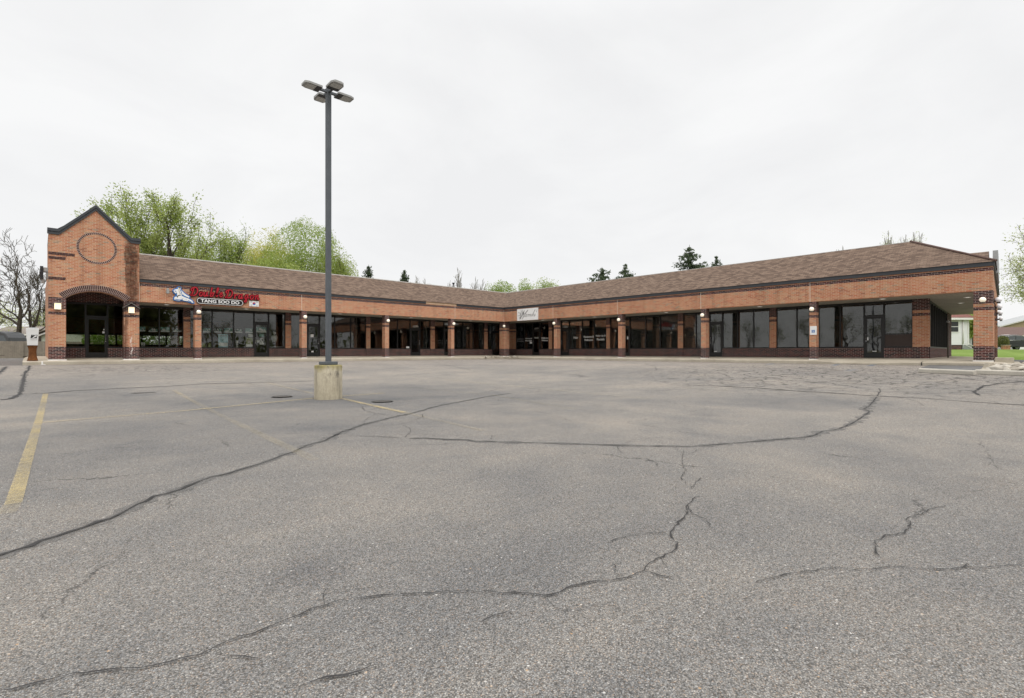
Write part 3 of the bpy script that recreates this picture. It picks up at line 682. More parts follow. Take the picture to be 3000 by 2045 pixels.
def rp(d, z): return [Vector((d, min(d, 0) if d < 0 else d, z))] + [Vector((d, -t, z)) for t in t_r[1:-1]] + [PE(d, d, z)]
rows = [rp(2.45, 0.2), rp(0.3, 0.13)]
def rp2(d, zs): return [Vector((d, d, zs[0]))] + [Vector((d, -t, z)) for t, z in zip(t_r[1:-1], zs[1:-1])] + [PE(d, d, zs[-1])]
rows += [rp2(-0.48, [z + 0.012 for z in zc_r]), rp2(-0.6, [z - 0.004 for z in zc_r]), rp2(-0.615, [z - 0.018 for z in zc_r]), rp2(-0.63, [-0.3] * 7)]
for a, b in zip(rows, rows[1:]): quadstrip(a, b)
end = [[PE(d, d, z), PE(18.0, d, z)] for d, z in [(2.45, 0.2), (0.3, 0.13), (-0.48, 0.062), (-0.6, 0.046), (-0.615, 0.03), (-0.63, -0.3)]]
for a, b in zip(end, end[1:]): quadstrip(a, b)
for t in fr(2.5, 28.0, 3.0):
    for P in (PL, PR):
        SW.face([P(t - .008, 2.3, .1995), P(t + .008, 2.3, .1995), P(t + .008, .3, .1335), P(t - .008, .3, .1335)], 1)
        if not (P is PR and t > 21): SW.face([P(t - .008, .3, .1335), P(t + .008, .3, .1335), P(t + .008, -.6, .062), P(t - .008, -.6, .062)], 1)
jt = tr(2700, -.6)
SW.face([PR(jt - .02, 1.8, .184), PR(jt + .02, 1.8, .184), PR(jt + .02, -.605, .062), PR(jt - .02, -.605, .062)], 1); SW.face([PR(jt - .02, -.634, .05), PR(jt + .02, -.634, .05), PR(jt + .03, -.636, -.3), PR(jt - .03, -.636, -.3)], 1)
tag(SW.build('sidewalk', ['concrete', 'joint_shadow']), kind='structure')
DW = MB()
pz = lambda p: (p[0], p[1], lotz(*p) + 0.02)
for i in range(12):
    x0, x1 = -0.4 + i * 1.85, -0.4 + (i + 1) * 1.85
    DW.face([pz((x0, -40)), pz((x1, -40)), pz((x1, -30.7 + 0.05 * x1)), pz((x0, -30.7 + .05 * x0))])
tag(DW.build('driveway', 'dark_asphalt'), kind='structure')
# gravel island in front of the right end
gp = [lot(2690, 1083), lot(2853, 1094), lot(3250, 1099)]
GB = MB(); back = [Vector((-0.64, gp[0].y + 0.3, 0)), Vector((-0.64, -30.6, 0)), Vector((3.5, -31.2, 0))]
for i in range(2):
    q = [gp[i], gp[i + 1], back[i + 1], back[i]]
    GB.face([(p.x, p.y, lotz(p.x, p.y) + 0.025) for p in q])
tag(GB.build('gravel_bed', 'gravel'), kind='structure')
# ------------------------------------------------------------------ the strip mall
MALL = thing('shopping_center', 'L-shaped single-storey brick strip mall with brown shingle roof and gabled corner tower', 'shopping center')
SET, ZF, ZB, ZE, ZT, RD = 2.3, 0.2, 3.048, 4.24, 5.95, 3.0
FAS = 4.0635
LE = 25.0                                      # where the left wing meets the tower
C1 = 0.0677
COLZ = [-0.1, 0.745, ZB - 12 * C1, ZB - 10 * C1, ZB - 8 * C1, ZB]
BANDM = [1, 0, 1, 0, 1]
def column(P, t, w=0.305, dep=0.41, d0=0.0, mats=('orange_brick', 'dark_brick', 'salt'), zs=COLZ):
    m = MB(); m.bands(P, t - w / 2, t + w / 2, d0, d0 + dep, zs, BANDM)
    m.box(P, t - w / 2 - .02, t + w / 2 + .02, d0 - .02, d0 + dep + .02, -0.1, 0.15, 2)
    return m.build('column', mats, MALL)
lc = [tl(p) for p in (580.5, 891.5, 1134, 1326)]
for t in lc: column(PL, t)
rcol = [tr(p) for p in (1627, 1816.5, 2061, 2381)]
for t in rcol: column(PR, t)
column(PW, 0.3, 0.6, 0.6)                      # pier under the inner corner
column(PR, 29.7, 0.6, 0.6)                     # pier at the right end
ecol = [4.9, 10.3, 17.2]
for t in ecol: column(PE, t)
def beam(P, t0, t1, joints=(), jskip=False):
    m = MB(); zs = [ZB, ZB + 12 * C1, ZB + 14 * C1, FAS]
    m.bands(P, t0, t1, 0, 0.41, zs, [0, 1, 0])
    for j in joints: m.box(P, j - .011, j + .011, -.004, .01, ZB, FAS, 2, 'zZD')
    return m.build('brick_beam', ['orange_brick', 'dark_brick', 'caulk'], MALL)
beam(PL, 0.0, LE, [LE - .02, tl(884), tl(1333), 0.03])
beam(PR, 0.002, 30.0, [tr(1620), tr(1809), tr(2053), tr(2373)])
beam(PE, 0.412, 17.6)
def fascia(P, t0, t1, mat='fascia_metal', name='fascia', out=.055):
    m = MB(); m.box(P, t0, t1, -out, .06, FAS - .015, ZE, 0); return m.build(name, mat, MALL)
b0, b1 = tl(1337), tl(1247)
fascia(PL, b1, LE); fascia(PL, -.055, b0); fascia(PL, b0 + .001, b1 - .001, 'bare_wood', 'bare_fascia_board', .02)
fascia(PR, .062, 30.06); fascia(PE, .065, 17.6)

# mansard roof
def roofquad(m, pts, uvs): m.face(pts, 0, uvs)
RM = MB(); sl = math.hypot(RD + .1, ZT - ZE)
O = -.10
roofquad(RM, [Vector((-LE, O, ZE - .02)), Vector((O, O, ZE - .02)), Vector((RD, RD, ZT)), Vector((-LE, RD, ZT))], [(-LE, 0), (O, 0), (RD, sl), (-LE, sl)])
pe0 = PE(O, O, ZE - .02); pe1 = PE(RD, RD, ZT)
roofquad(RM, [Vector((O, O, ZE - .02)), pe0, pe1, Vector((RD, RD, ZT))], [(-O, 0), (30.0 - O, 0), (30 - RD, sl), (-RD, sl)])
roofquad(RM, [pe0, PE(17.7, O, ZE - .02), PE(17.7, RD, ZT), pe1], [(O, 0), (17.7, 0), (17.7, sl), (RD, sl)])
for a, b in (((-LE, O), (O, O)),): RM.face([Vector((-LE, O, ZE - .02)), Vector((O, O, ZE - .02)), Vector((O, O, ZE - .035)), Vector((-LE, O, ZE - .035))], 0)
RM.face([Vector((-LE, RD, ZT)), Vector((RD, RD, ZT)), Vector((RD, RD, 4.9)), Vector((-LE, RD, 4.9))], 1)
RM.face([Vector((RD, RD, ZT)), pe1, Vector((pe1.x, pe1.y, 4.9)), Vector((RD, RD, 4.9))], 1)
RM.face([pe1, PE(17.7, RD, ZT), PE(17.7, RD, 4.9), Vector((pe1.x, pe1.y, 4.9))], 1)
RM.face([Vector((-28.3, RD, 4.95)), Vector((RD, RD, 4.95)), Vector((RD, 17.5, 4.95)), Vector((-28.3, 17.5, 4.95))], 2)
RM.face([Vector((RD, 17.5, 4.95)), Vector((17.6, 17.5, 4.95)), PE(17.7, RD, 4.95), Vector((pe1.x, pe1.y, 4.95))], 2)
ROOF = RM.build('roof', ['roof_shingles', 'fascia_metal', 'roof_grey'], MALL, weld=False)
cp = MB()
cp.box(PL, -RD - .0, LE, RD - .05, RD + .12, ZT - .02, ZT + .035); cp.build('roof_coping', 'coping_metal', ROOF)
cp = MB(); cp.box(PR, -RD + .13, 27.0, RD - .05, RD + .12, ZT - .02, ZT + .035); cp.build('roof_coping', 'coping_metal', ROOF)
hp = MB(); hp.tube([pe0 + Vector((0, 0, .02)), pe1 + Vector((0, 0, .03))], [.05, .05], 6); hp.build('hip_cap', 'roof_brown', ROOF)
# small rear roof and parapet at the right end
rr = MB(); q = [PE(2.9, .2, 4.45), PE(4.9, .2, 5.36), PE(4.9, 4.6, 5.36), PE(2.9, 4.6, 4.45)]
rr.face(q, 0, [(0, 0), (0, 2.2), (4.4, 2.2), (4.4, 0)][:4]); rr.uv[-4:] = [(0, 0), (0, 2.2), (4.4, 2.2), (4.4, 0)]
rr.face([PE(4.9, .2, 5.36), PE(7.2, .2, 4.4), PE(7.2, 4.6, 4.4), PE(4.9, 4.6, 5.36)], 0, [(0, 2.2), (0, 0), (4.4, 0), (4.4, 2.2)])
rr.face([PE(2.9, 4.6, 4.45), PE(4.9, 4.6, 5.36), PE(7.2, 4.6, 4.4)], 1)
rr.build('rear_roof', ['roof_shingles', 'siding_grey'], MALL, weld=False)
pp = MB(); pp.box(PE, 3.2, 8.6, -.13, .05, 4.1, 5.14); pp.build('parapet', 'siding_grey', MALL, bevel=.01)
vp = MB(); px, py = -2.9, 3.25
vp.tube([(px, py, 4.9), (px, py, 6.28)], [.05, .05], 8); vp.tube([(px, py, 6.24), (px, py, 6.38)], [.06, .12], 8); vp.build('roof_vent', 'lamp_dark', ROOF)

# soffits
sf = MB()
sf.box(PL, -SET, LE, .41, SET + .1, 3.051, 3.07); s1 = sf.build('soffit', 'soffit', MALL)
sf = MB(); sf.face([PR(-.4, .41, 3.052), PR(30 - .42, .41, 3.052), PR(30 - SET, SET + .1, 3.052), PR(-.4, SET + .1, 3.052)], 0, [(-.4, 0), (29.6, 0), (27.7, 2), (-.4, 2)]); sf.build('soffit', 'soffit', MALL)
sf = MB(); sf.face([PE(.41, .41, 3.053), PE(17.6, .41, 3.053), PE(17.6, SET + .1, 3.053), PE(SET - .1, SET + .1, 3.053)], 0, [(0, 0), (17, 0), (17, 2), (2, 2)]); sf.build('soffit', 'soffit', MALL)

# outer and inner shell
sh = MB()
sh.box(PW, -28.4, -27.6, 17.3, 17.6, -.2, 5.1); sh.box(PW, -27.6, -19.6, 17.3, 17.6, -.2, .95); sh.box(PW, -27.6, -19.6, 17.3, 17.6, 1.92, 5.1); sh.box(PW, -19.6, 17.5, 17.3, 17.6, -.2, 5.1); sh.box(PW, 17.35, 17.65, -26.5, 17.3, -.2, 5.1); sh.box(PW, -28.39, -28.1, 4.4, 17.3, -.2, 4.9)
ew = MB(); ew.box(PE, SET + .2 + 9 * 1.28, 17.4, SET, SET + .3, -.2, 4.4); ew.build('end_wall', 'dark_brick', MALL)
sh.build('rear_wall', 'orange_brick', MALL)
it = MB()
it.face([(-28.1, SET + .3, ZF + .002), (17.3, SET + .3, ZF + .002), (17.3, 17.3, ZF + .002), (-28.1, 17.3, ZF + .002)], 1)
it.face([(SET + .3, -27.3, ZF + .003), (17.3, -26.5, ZF + .003), (17.3, SET + .3, ZF + .003), (SET + .3, SET + .3, ZF + .003)], 1)
it.face([(-28.1, SET + .12, 3.04), (17.3, SET + .12, 3.04), (17.3, 17.3, 3.04), (-28.1, 17.3, 3.04)], 0)
it.face([(SET + .12, -27.3, 3.041), (17.3, -26.5, 3.041), (17.3, SET + .12, 3.041), (SET + .12, SET + .12, 3.041)], 0)
for t in (lc[1] - .4, lc[2] + 1.1, lc[3] + .8, 0.4): it.box(PL, t - .06, t + .06, SET + .12, 11, ZF, 3.03, 0)
it.box(PL, 0.5, 18.0, 10.9, 11, ZF, 3.03)
for t in (rcol[0] - .4, rcol[1] - 1.5, rcol[2] - .3): it.box(PR, t - .06, t + .06, SET + .12, 10, ZF, 3.03, 0)
it.box(PR, .5, 27.0, 9.9, 10, ZF, 3.03)
it.build('interior', ['interior_paint', 'interior_floor'], MALL, weld=False)

# storefronts
SILL, HEAD, DHEAD = 0.70, 3.0, 2.30
PLX = lambda x, d, z: Vector((x, d, z))
WIN = {}
def window(P, t0, t1, z0=SILL, z1=HEAD, d=SET, key=None, w=.055):
    m = MB(); dd = d + .09
    m.box(P, t0, t1, d, dd, z0, z0 + w * 1.3); m.box(P, t0, t1, d, dd, z1 - w, z1 + .05)
    m.box(P, t0, t0 + w / 2, d - .004, dd + .004, z0 + w * 1.3, z1 - w, 0, 'zZ'); m.box(P, t1 - w / 2, t1, d - .004, dd + .004, z0 + w * 1.3, z1 - w, 0, 'zZ')
    o = m.build('window', 'frame_metal', MALL)
    g = MB(); g.box(P, t0 + w / 2, t1 - w / 2, d + .045, d + .053, z0 + w * 1.3, z1 - w); g.build('pane', 'tinted_glass', o)
    if key: WIN[key] = (o, t0, t1)
    return o
def door(P, t0, t1, hinge=1, key=None, d=SET):
    m = MB(); z0, z1 = ZF, DHEAD; s = .085; dd = d + .06
    j = .045
    m.box(P, t0, t0 + j, d - .01, d + .12, z0, HEAD + .05); m.box(P, t1 - j, t1, d - .01, d + .12, z0, HEAD + .05); m.box(P, t0 + j, t1 - j, d - .01, d + .12, z1, z1 + .08)
    a, b = t0 + j + .004, t1 - j - .004
    m.box(P, a, a + s, d + .01, dd, z0 + .015, z1 - .005); m.box(P, b - s, b, d + .01, dd, z0 + .015, z1 - .005)
    m.box(P, a + s, b - s, d + .01, dd, z0 + .015, z0 + .27); m.box(P, a + s, b - s, d + .01, dd, z1 - .115, z1 - .005)
    o = m.build('door', 'frame_metal', MALL)
    g = MB(); g.box(P, a + s, b - s, d + .03, d + .038, z0 + .27, z1 - .115); g.build('pane', 'tinted_glass', o)
    h = MB(); x = (a + s * .5) if hinge > 0 else (b - s * .5)
    h.tube([P(x, d + .01, z0 + .95), P(x, d - .05, z0 + .95), P(x, d - .05, z0 + 1.2), P(x, d + .01, z0 + 1.2)], [.012] * 4, 6)
    h.box(P, x - .018, x + .018, d + .002, d + .01, z0 + .84, z0 + .88); h.build('handle', 'handle_metal', o)
    tw = MB(); tw.box(P, t0 + j, t1 - j, d, d + .09, HEAD - .05, HEAD + .05)
    o2 = tw.build('transom_window', 'frame_metal', MALL)
    g = MB(); g.box(P, t0 + j, t1 - j, d + .045, d + .053, z1 + .08, HEAD - .05); g.build('pane', 'tinted_glass', o2)
    if key: WIN[key] = (o, a, b); WIN[key + 't'] = (o2, t0, t1)
    return o
def pilaster(P, t0, t1, d=SET):
    m = MB(); m.bands(P, t0, t1, d - .06, d + .2, [ZF - .1] + COLZ[1:], BANDM); return m.build('pilaster', ['orange_brick', 'dark_brick'], MALL)
def knee(P, t0, t1, d=SET):
    m = MB(); m.box(P, t0, t1, d - .03, d + .16, ZF - .2, SILL, 0)
    return m.build('knee_wall', ['dark_brick'], MALL)
def front(P, tf, seq):
    run = []
    def flush():
        if run: knee(P, min(min(r) for r in run), max(max(r) for r in run)); run.clear()
    for it_ in seq:
        k, p0, p1 = it_[0], it_[1], it_[2]; key = it_[3] if len(it_) > 3 else None
        a, b = sorted((tf(p0, SET) if p0 > 40 else p0, tf(p1, SET) if p1 > 40 else p1))
        if k == 'd': flush(); door(P, a, b, 1 if not (len(it_) > 4) else it_[4], key)
        elif k == 'p': pilaster(P, a, b); run.append((a, b))
        else: window(P, a, b, key=key); run.append((a, b))
    flush()
front(PL, tl, [('w', 178, 250), ('d', 250, 316, 'tower'), ('w', 316, 400, 'tw'), ('w', 400, 467, 'a1'), ('w', 467, 537, 'a2'), ('p', 537, 557), ('w', 557, 622, 'b0'), ('w', 622, 685, 'b1'), ('w', 685, 744, 'b2'), ('d', 744, 788, 'bd', -1),
                ('w', 788, 835, 'b3'), ('p', 836, 852), ('w', 852, 899), ('d', 899, 937, 'cd'), ('w', 937, 981), ('w', 981, 1028), ('w', 1028, 1072), ('p', 1072.5, 1084), ('w', 1084, 1165, 'd0'), ('w', 1165, 1202, 'd1'), ('d', 1202, 1231, 'dd'),
                ('w', 1231, 1260), ('p', 1261, 1273), ('w', 1273, 1301), ('d', 1301, 1325, 'ed'), ('w', 1325, 1357), ('w', 1357, 1387), ('w', 1387, 1418), ('p', 1418, 1427.5), ('w', 1427.5, 1442), ('d', 1442, 1465), ('p', 1465.5, 1482.5)])
front(PR, tr, [('p', 1482.7, 1511.5), ('w', 1511.5, 1536, 'f1'), ('w', 1536, 1560, 'f2'), ('d', 1560, 1581, 'fd'), ('w', 1581, 1608.5, 'f3'), ('p', 1609, 1618.5), ('w', 1618.5, 1643), ('d', 1643, 1668, 'gd'), ('w', 1668, 1705, 'g1'), ('w', 1705, 1741, 'g2'), ('w', 1741, 1777, 'g3'),
                ('p', 1777.5, 1788), ('w', 1788, 1814), ('d', 1814, 1845, 'hd'), ('w', 1845, 1891, 'h1'), ('w', 1891, 1934, 'h2'), ('w', 1934, 1987, 'h3'), ('p', 1987, 2002), ('w', 2002, 2039, 'h4'), ('w', 2039, 2078, 'h5'), ('d', 2078, 2117, 'id'),
                ('w', 2117, 2161, 'i1'), ('w', 2161, 2207, 'i2'), ('w', 2207, 2255, 'i3'), ('p', 2255.5, 2275), ('w', 2275, 2334, 'i4'), ('w', 2334, 2398, 'i5'), ('w', 2398, 2461, 'j1'), ('w', 2461, 2531, 'j2'), ('d', 2531, 2590, 'jd'),
                ('w', 2590, 2673.5, 'j3'), ('p', 2674, 2723)])
t = SET + .2; seg = []
for i in range(9):
    t1 = t + 1.28
    window(PE, t, t1); t = t1
knee(PE, SET + .2, t)
for i in range(5): window(PW, -27.6 + i * 1.6, -27.6 + (i + 1) * 1.6, .95, 1.87, 17.32, None, .1)
# mottled dark grey sheets behind the right-hand windows, board in one pane
for k in ('h1', 'h2', 'h3', 'h4', 'h5', 'i1', 'i2', 'i3', 'i4', 'i5', 'j1', 'j2', 'j3'):
    o, a, b = WIN[k]; m = MB(); m.box(PR, a + .03, b - .03, SET + .16, SET + .17, SILL + .07 if k[0] != 'j' else 1.02, HEAD - .06); m.build('window_backing', 'backing_grey', o)
o, a, b = WIN['j3']; m = MB(); m.box(PR, a + .028, b - .028, SET + .02, SET + .043, SILL + .075, 1.36); m.build('lower_panel', 'siding_brown', o)
m = MB(); m.box(PR, a + .028, b - .028, SET - .002, SET + .06, 1.365, 1.42); m.build('mid_rail', 'frame_metal', o)

# ---- gabled tower
TX0, TX1, TD = -28.4, -25.0, -0.10
TM = (TX0 + TX1) / 2; PKZ, EVZ = 7.50, 6.13
CL, CRX = -27.79, -25.62
AR = 1.739; ACZ = 3.43 - AR; AX = (CL + CRX) / 2
arcz = lambda x: ACZ + math.sqrt(max(0, AR * AR - (x - AX) ** 2))
gab = lambda x: EVZ if x < TX0 + .38 or x > TX1 - .32 else PKZ - abs(x - TM) * (PKZ - EVZ) / (TM - TX0 - .35)
tm = ('tower_brick', 'tower_dark_brick', 'salt')
tz = [-0.1, 0.745, ZB - 12 * C1, ZB - 10 * C1, ZB - 8 * C1, ZB]
for x0, x1 in ((TX0, CL), (CRX, TX1)):
    m = MB(); m.bands(PW, x0, x1, TD, .45, tz, BANDM); m.box(PW, x0 - .02, x1 + .02, TD - .02, .47, -.1, .15, 2); m.build('column', tm, MALL)
m = MB(); xs = sorted(set([TX0, TX0 + .38, CL, CRX, TX1 - .32, TX1, TM] + [CL + (CRX - CL) * i / 28 for i in range(29)]))
for a, b in zip(xs, xs[1:]):
    ins = a >= CL - 1e-6 and b <= CRX + 1e-6
    za, zb = (arcz(a), arcz(b)) if ins else (ZB, ZB)
    ga, gb = gab(a + 1e-6), gab(b - 1e-6)
    m.face([(a, TD, za), (b, TD, zb), (b, TD, gb), (a, TD, ga)], 0, [(a, za - .745), (b, zb - .745), (b, gb - .745), (a, ga - .745)])
    m.face([(b, .45, zb), (a, .45, za), (a, .45, ga), (b, .45, gb)], 0)
    m.face([(a, TD, za), (a, .45, za), (b, .45, zb), (b, TD, zb)], 0, [(TD, a), (.45, a), (.45, b), (TD, b)])
    m.face([(a, TD, ga), (b, TD, gb), (b, .45, gb), (a, .45, ga)], 0)
for x in (TX0, TX1): m.face([(x, TD, ZB), (x, .45, ZB), (x, .45, EVZ), (x, TD, EVZ)], 0, [(TD, ZB - .745), (.45, ZB - .745), (.45, EVZ - .745), (TD, EVZ - .745)])
m.box(PW, TX0 + .001, TX0 + .3, .45, 4.4, -.1, EVZ - .25, 0, 'd'); m.box(PW, TX1 - .3, TX1 - .001, .45, 4.4, 3.08, EVZ - .25, 0, 'd'); m.box(PW, TX0 + .3, TX1 - .3, 4.1, 4.4, 3.08, EVZ - .25)
m.box(PW, TX0 + .3, TX1 + 0.2, SET, SET + .2, HEAD + .05, 4.0, 1); m.box(PW, TX0 + .3, TX1 - .3, .45, SET, 3.9, 3.95, 0)
TOWER = m.build('tower_wall', ['tower_brick', 'tower_dark_brick'], MALL)
def coping(pts, name):
    m = MB(); n = len(pts)
    up = [Vector((p[0], 0, p[1])) for p in pts]
    for d0, d1, lo, hi in ((TD - .10, .52, -.10, .035), (TD - .06, TD - .001, -.235, -.10)):
        for a, b in zip(up, up[1:]):
            q = [Vector((a.x, d0, a.z + lo)), Vector((b.x, d0, b.z + lo)), Vector((b.x, d0, b.z + hi)), Vector((a.x, d0, a.z + hi))]
            r = [Vector((p.x, d1, p.z)) for p in q]
            m.face(q); m.face(r[::-1])
            for i in range(4): m.face([q[i], q[(i + 1) % 4], r[(i + 1) % 4], r[i]])
    return m.build(name, 'fascia_metal', TOWER)
coping([(TX0 - .04, EVZ + .06), (TX0 + .36, EVZ + .06), (TM, PKZ + .07), (TX1 - .34, EVZ + .06), (TX1 + .05, EVZ + .06)], 'gable_coping')
m = MB()
for s0, s1 in ((TX0, TM), (TM, TX1)):
    za, zb = (EVZ - .05, PKZ - .05) if s0 == TX0 else (PKZ - .05, EVZ - .05)
    m.face([(s0, .45, za), (s1, .45, zb), (s1, 4.45, zb), (s0, 4.45, za)], 0, [(0, 0), (0, 2.2), (4, 2.2), (4, 0)])
m.face([(TX0, 4.4, EVZ - .25), (TX1, 4.4, EVZ - .25), (TX1, 4.4, EVZ - .05), (TM, 4.4, PKZ - .05), (TX0, 4.4, EVZ - .05)], 1)
m.build('tower_roof', ['roof_shingles', 'siding_grey'], MALL, weld=False)
# arch: two rings of radial bricks with pale joints
m = MB(); a1 = math.acos((CRX + .02 - AX) / AR); a1 = a1 - .035; nb = 40
def sector(m, cx, cz, r0, r1, a, b, d0, d1, mi):
    q = [(cx + r * math.cos(t), cz + r * math.sin(t)) for r, t in ((r0, a), (r1, a), (r1, b), (r0, b))]
    for i in range(4):
        p, s = q[i], q[(i + 1) % 4]
        m.face([(p[0], d0, p[1]), (s[0], d0, s[1]), (s[0], d1, s[1]), (p[0], d1, p[1])], mi)
    m.face([(p[0], d0, p[1]) for p in q], mi)
for i in range(nb):
    a = a1 + (math.pi - 2 * a1) * i / nb; b = a1 + (math.pi - 2 * a1) * (i + 1) / nb; g = (b - a) * .13
    sector(m, AX, ACZ, AR + .004, AR + .30, a, b, TD - .006, TD + .02, 1)
    sector(m, AX, ACZ, AR + .006, AR + .092, a + g, b - g, TD - .014, TD + .02, 0)
    sector(m, AX, ACZ, AR + .105, AR + .292, a + g, b - g, TD - .014, TD + .02, 0)
m.build('brick_arch', ['dark_arch', 'mortar'], TOWER, weld=False)
m = MB(); nc = 60
for i in range(nc):
    a, b = 2 * math.pi * i / nc, 2 * math.pi * (i + 1) / nc; g = (b - a) * .17
    sector(m, -26.66, 5.52, .665, .765, a, b, TD - .006, TD + .02, 1)
    sector(m, -26.66, 5.52, .672, .758, a + g, b - g, TD - .014, TD + .02, 0)
m.build('brick_circle', ['dark_arch', 'mortar'], TOWER, weld=False)
for zc, w in ((zl(160, 743, TD), .92), (zl(160, 756.5, TD), .60), (zl(160, 813.5, TD), .60)):
    zc = round((zc - .745) / C1) * C1 + .745
    m = MB()
    for r in (0, -1):
        x = TX0 - .002; k = 0
        while x < TX0 + w - .02:
            L = (.2 if (k or r) else .1); e = min(x + L - .012, TX0 + w)
            m.box(PW, x, e, TD - .012, TD + .02, zc + r * C1 + .006, zc + (r + 1) * C1 - .006, 0, 'D'); x += L; k += 1
    m.build('accent_band', 'dark_arch', TOWER)
# small pointed hood over the lantern on the right tower pier
m = MB(); hx = -25.33
for s in (-1, 1):
    q = [(hx, 2.98), (hx + s * .36, 2.70), (hx + s * .36, 2.665), (hx, 2.935)]
    m.poly(PW, q if s > 0 else q[::-1], TD - .09, TD - .002, 0)
m.build('hood', 'bark_grey', TOWER, weld=False)

# writing on the glass
def decal(key, lines, z, h, gap, w0, w1, mat='decal_white', bold=.012):
    o, a, b = WIN[key]; m = MB(); n = len(lines)
    sgn = key[0] in 'abcde' or key.startswith('t')
    P = PLX if sgn else PR
    lo, hi = (-b, -a) if sgn else (a, b)
    for i, s in enumerate(lines):
        ww = (hi - lo); wl = len(s) / max(len(q) for q in lines)
        c0 = lo + ww * (w0 + w1) / 2; half = ww * (w1 - w0) / 2 * wl
        text_faces(m, P, s, c0 - half, c0 + half, z - i * gap, h, SET + .036, SET + .042, 0, bold)
    m.build('lettering', mat, o)
decal('f1', ['Eyebrows', '& Lashes'], 1.62, .12, .17, .12, .88, 'decal_grey'); decal('f2', ['Waxing &', 'Massages'], 1.64, .13, .19, .1, .92)
decal('f3', ['Walk-ins', 'Welcome'], 1.66, .14, .2, .12, .9); decal('fdt', ['1079'], 2.48, .14, .2, .25, .78, 'sign_grey'); decal('fd', ['Meraki'], 1.70, .13, .2, .2, .8)
decal('gdt', ['1083'], 2.52, .17, .2, .2, .8, 'sign_grey'); decal('g1', ['Hair'], 1.62, .18, .2, .32, .68); decal('g2', ['Manicures &', 'Pedicures'], 1.67, .17, .25, .12, .93); decal('g3', ['Make-Up &', 'Facials'], 1.70, .17, .25, .1, .9)
decal('ddt', ['1071'], 2.47, .15, .2, .3, .82)
# ------------------------------------------------------------------ lamps on the building
def globe(mat='globe_light'):
    r = thing('globe_lamp', 'x', 'wall lamp', (0, 0, 0), 0, 'globe lamps on the brick piers')
    m = MB(); m.tube([(0, 0, -.02), (0, -.10, -.02)], [.055, .04], 10); m.lathe((0, -.16, -.13), [(.0, 0), (.065, 0), (.075, .03), (.06, .05)], 14); m.build('bracket', 'bronze', r)
    m = MB(); m.sphere((0, -.16, .02), .110, 0, 20, 12); m.build('globe', mat, r)
    return r
GZ = 2.64
G0 = globe(); spots = []
nth = ['first', 'second', 'third', 'fourth']
for i, t in enumerate(lc): spots.append((PL(t, 0, GZ), 0, f'{"warm lit" if i < 2 else "white"} globe lamp on the {nth[i]} brick pier to the right of the gabled tower'))
spots.append((Vector((.01, .01, GZ)), -math.pi / 4, 'white globe lamp on the pier at the inner corner of the two wings'))
rl = ['white globe lamp on the pier beside the white script sign panel', 'white globe lamp on the pier right of the white window lettering', 'white globe lamp on the bare pier next left of the accessible parking sign pier', 'warm lit globe lamp on the pier above the accessible parking sign']
for i, t in enumerate(rcol): spots.append((PR(t, 0, GZ), -math.pi / 2, rl[i]))
spots.append((PR(29.7, 0, GZ), -math.pi / 2, 'large warm lit globe lamp facing the lot on the right end pier'))
for i, (p, rz, lab) in enumerate(spots):
    if i == 0: o = G0; o.location = p; o.rotation_euler.z = rz; o['label'] = lab
    else: o = dup(G0, p, rz, lab)
G1 = globe('globe_off'); G1.location = PE(.32, 0, GZ); G1.rotation_euler.z = EA; G1['label'] = 'nearest unlit globe lamp on the side face of the right end pier'
for t, lab in zip(ecol, ('second unlit globe lamp along the right end side of the building', 'third unlit globe lamp along the right end side of the building', 'farthest globe lamp along the right end side, low beside the pier')): dup(G1, PE(t, 0, GZ), EA, lab)
def lantern():
    r = thing('wall_lantern', 'x', 'wall lamp', (0, 0, 0), 0, 'square lanterns on the tower piers')
    m = MB(); m.box(PW, -.12, .12, -.012, 0, -.17, .16); m.box(PW, -.135, .135, -.19, -.012, .13, .155); m.box(PW, -.115, .115, -.17, -.012, -.165, -.15); m.build('bracket', 'lamp_grey', r)
    m = MB(); m.box(PW, -.115, .115, -.17, -.015, -.15, .13); m.build('diffuser', 'lantern_light', r)
    return r
L0 = lantern(); L0.location = (-28.08, TD, 2.63); L0['label'] = 'lit square lantern on the left pier of the gabled tower beside the mailbox'
dup(L0, (-25.33, TD, 2.60), 0, 'lit square lantern under the small pointed hood on the right tower pier')
def downlight():
    r = thing('recessed_light', 'x', 'ceiling light', (0, 0, 0), 0, 'recessed lights in the walkway soffit')
    m = MB(); m.lathe((0, 0, 0), [(.09, .01), (.125, -.012), (.14, -.008), (.145, .01)], 20); m.build('trim_ring', 'white_paint', r)
    m = MB(); m.lathe((0, 0, -.006), [(0, 0), (.09, 0)], 20); m.build('lens', 'downlight', r); return r
D0 = downlight(); first = True
DS = [(PL, 488, .9, 'just right of the gabled tower', tl), (PL, 722, .95, 'under the red script sign', tl), (PL, 996, .95, 'behind the light pole, left wing', tl), (PL, 1204, .95, 'above the shop door numbered 1071', tl), (PL, 1378, .95, 'in the last left bay before the inner corner', tl),
      (PR, 1590, .95, 'beneath the white script sign panel', tr), (PR, 1742, .95, 'above the salon windows lettered in white', tr), (PR, 1952, .95, 'in the bay left of the middle right-wing pier', tr), (PR, 2226, .95, 'in the bay left of the accessible parking sign', tr), (PR, 2586, .95, 'above the last right-hand shop door', tr)]
def put(o, p, lab):
    global first
    if first: o.location = p; o['label'] = lab; first = False
    else: dup(o, p, 0, lab)
for P, px_, d, where, tf in DS: put(D0, P(tf(px_, d), d, 3.045), 'small round recessed light in the soffit ' + where)
put(D0, PE(3.0, .9, 3.045), 'nearer recessed light in the open soffit of the right end'); put(D0, PE(6.5, 1.3, 3.045), 'farther recessed light in the open soffit of the right end')

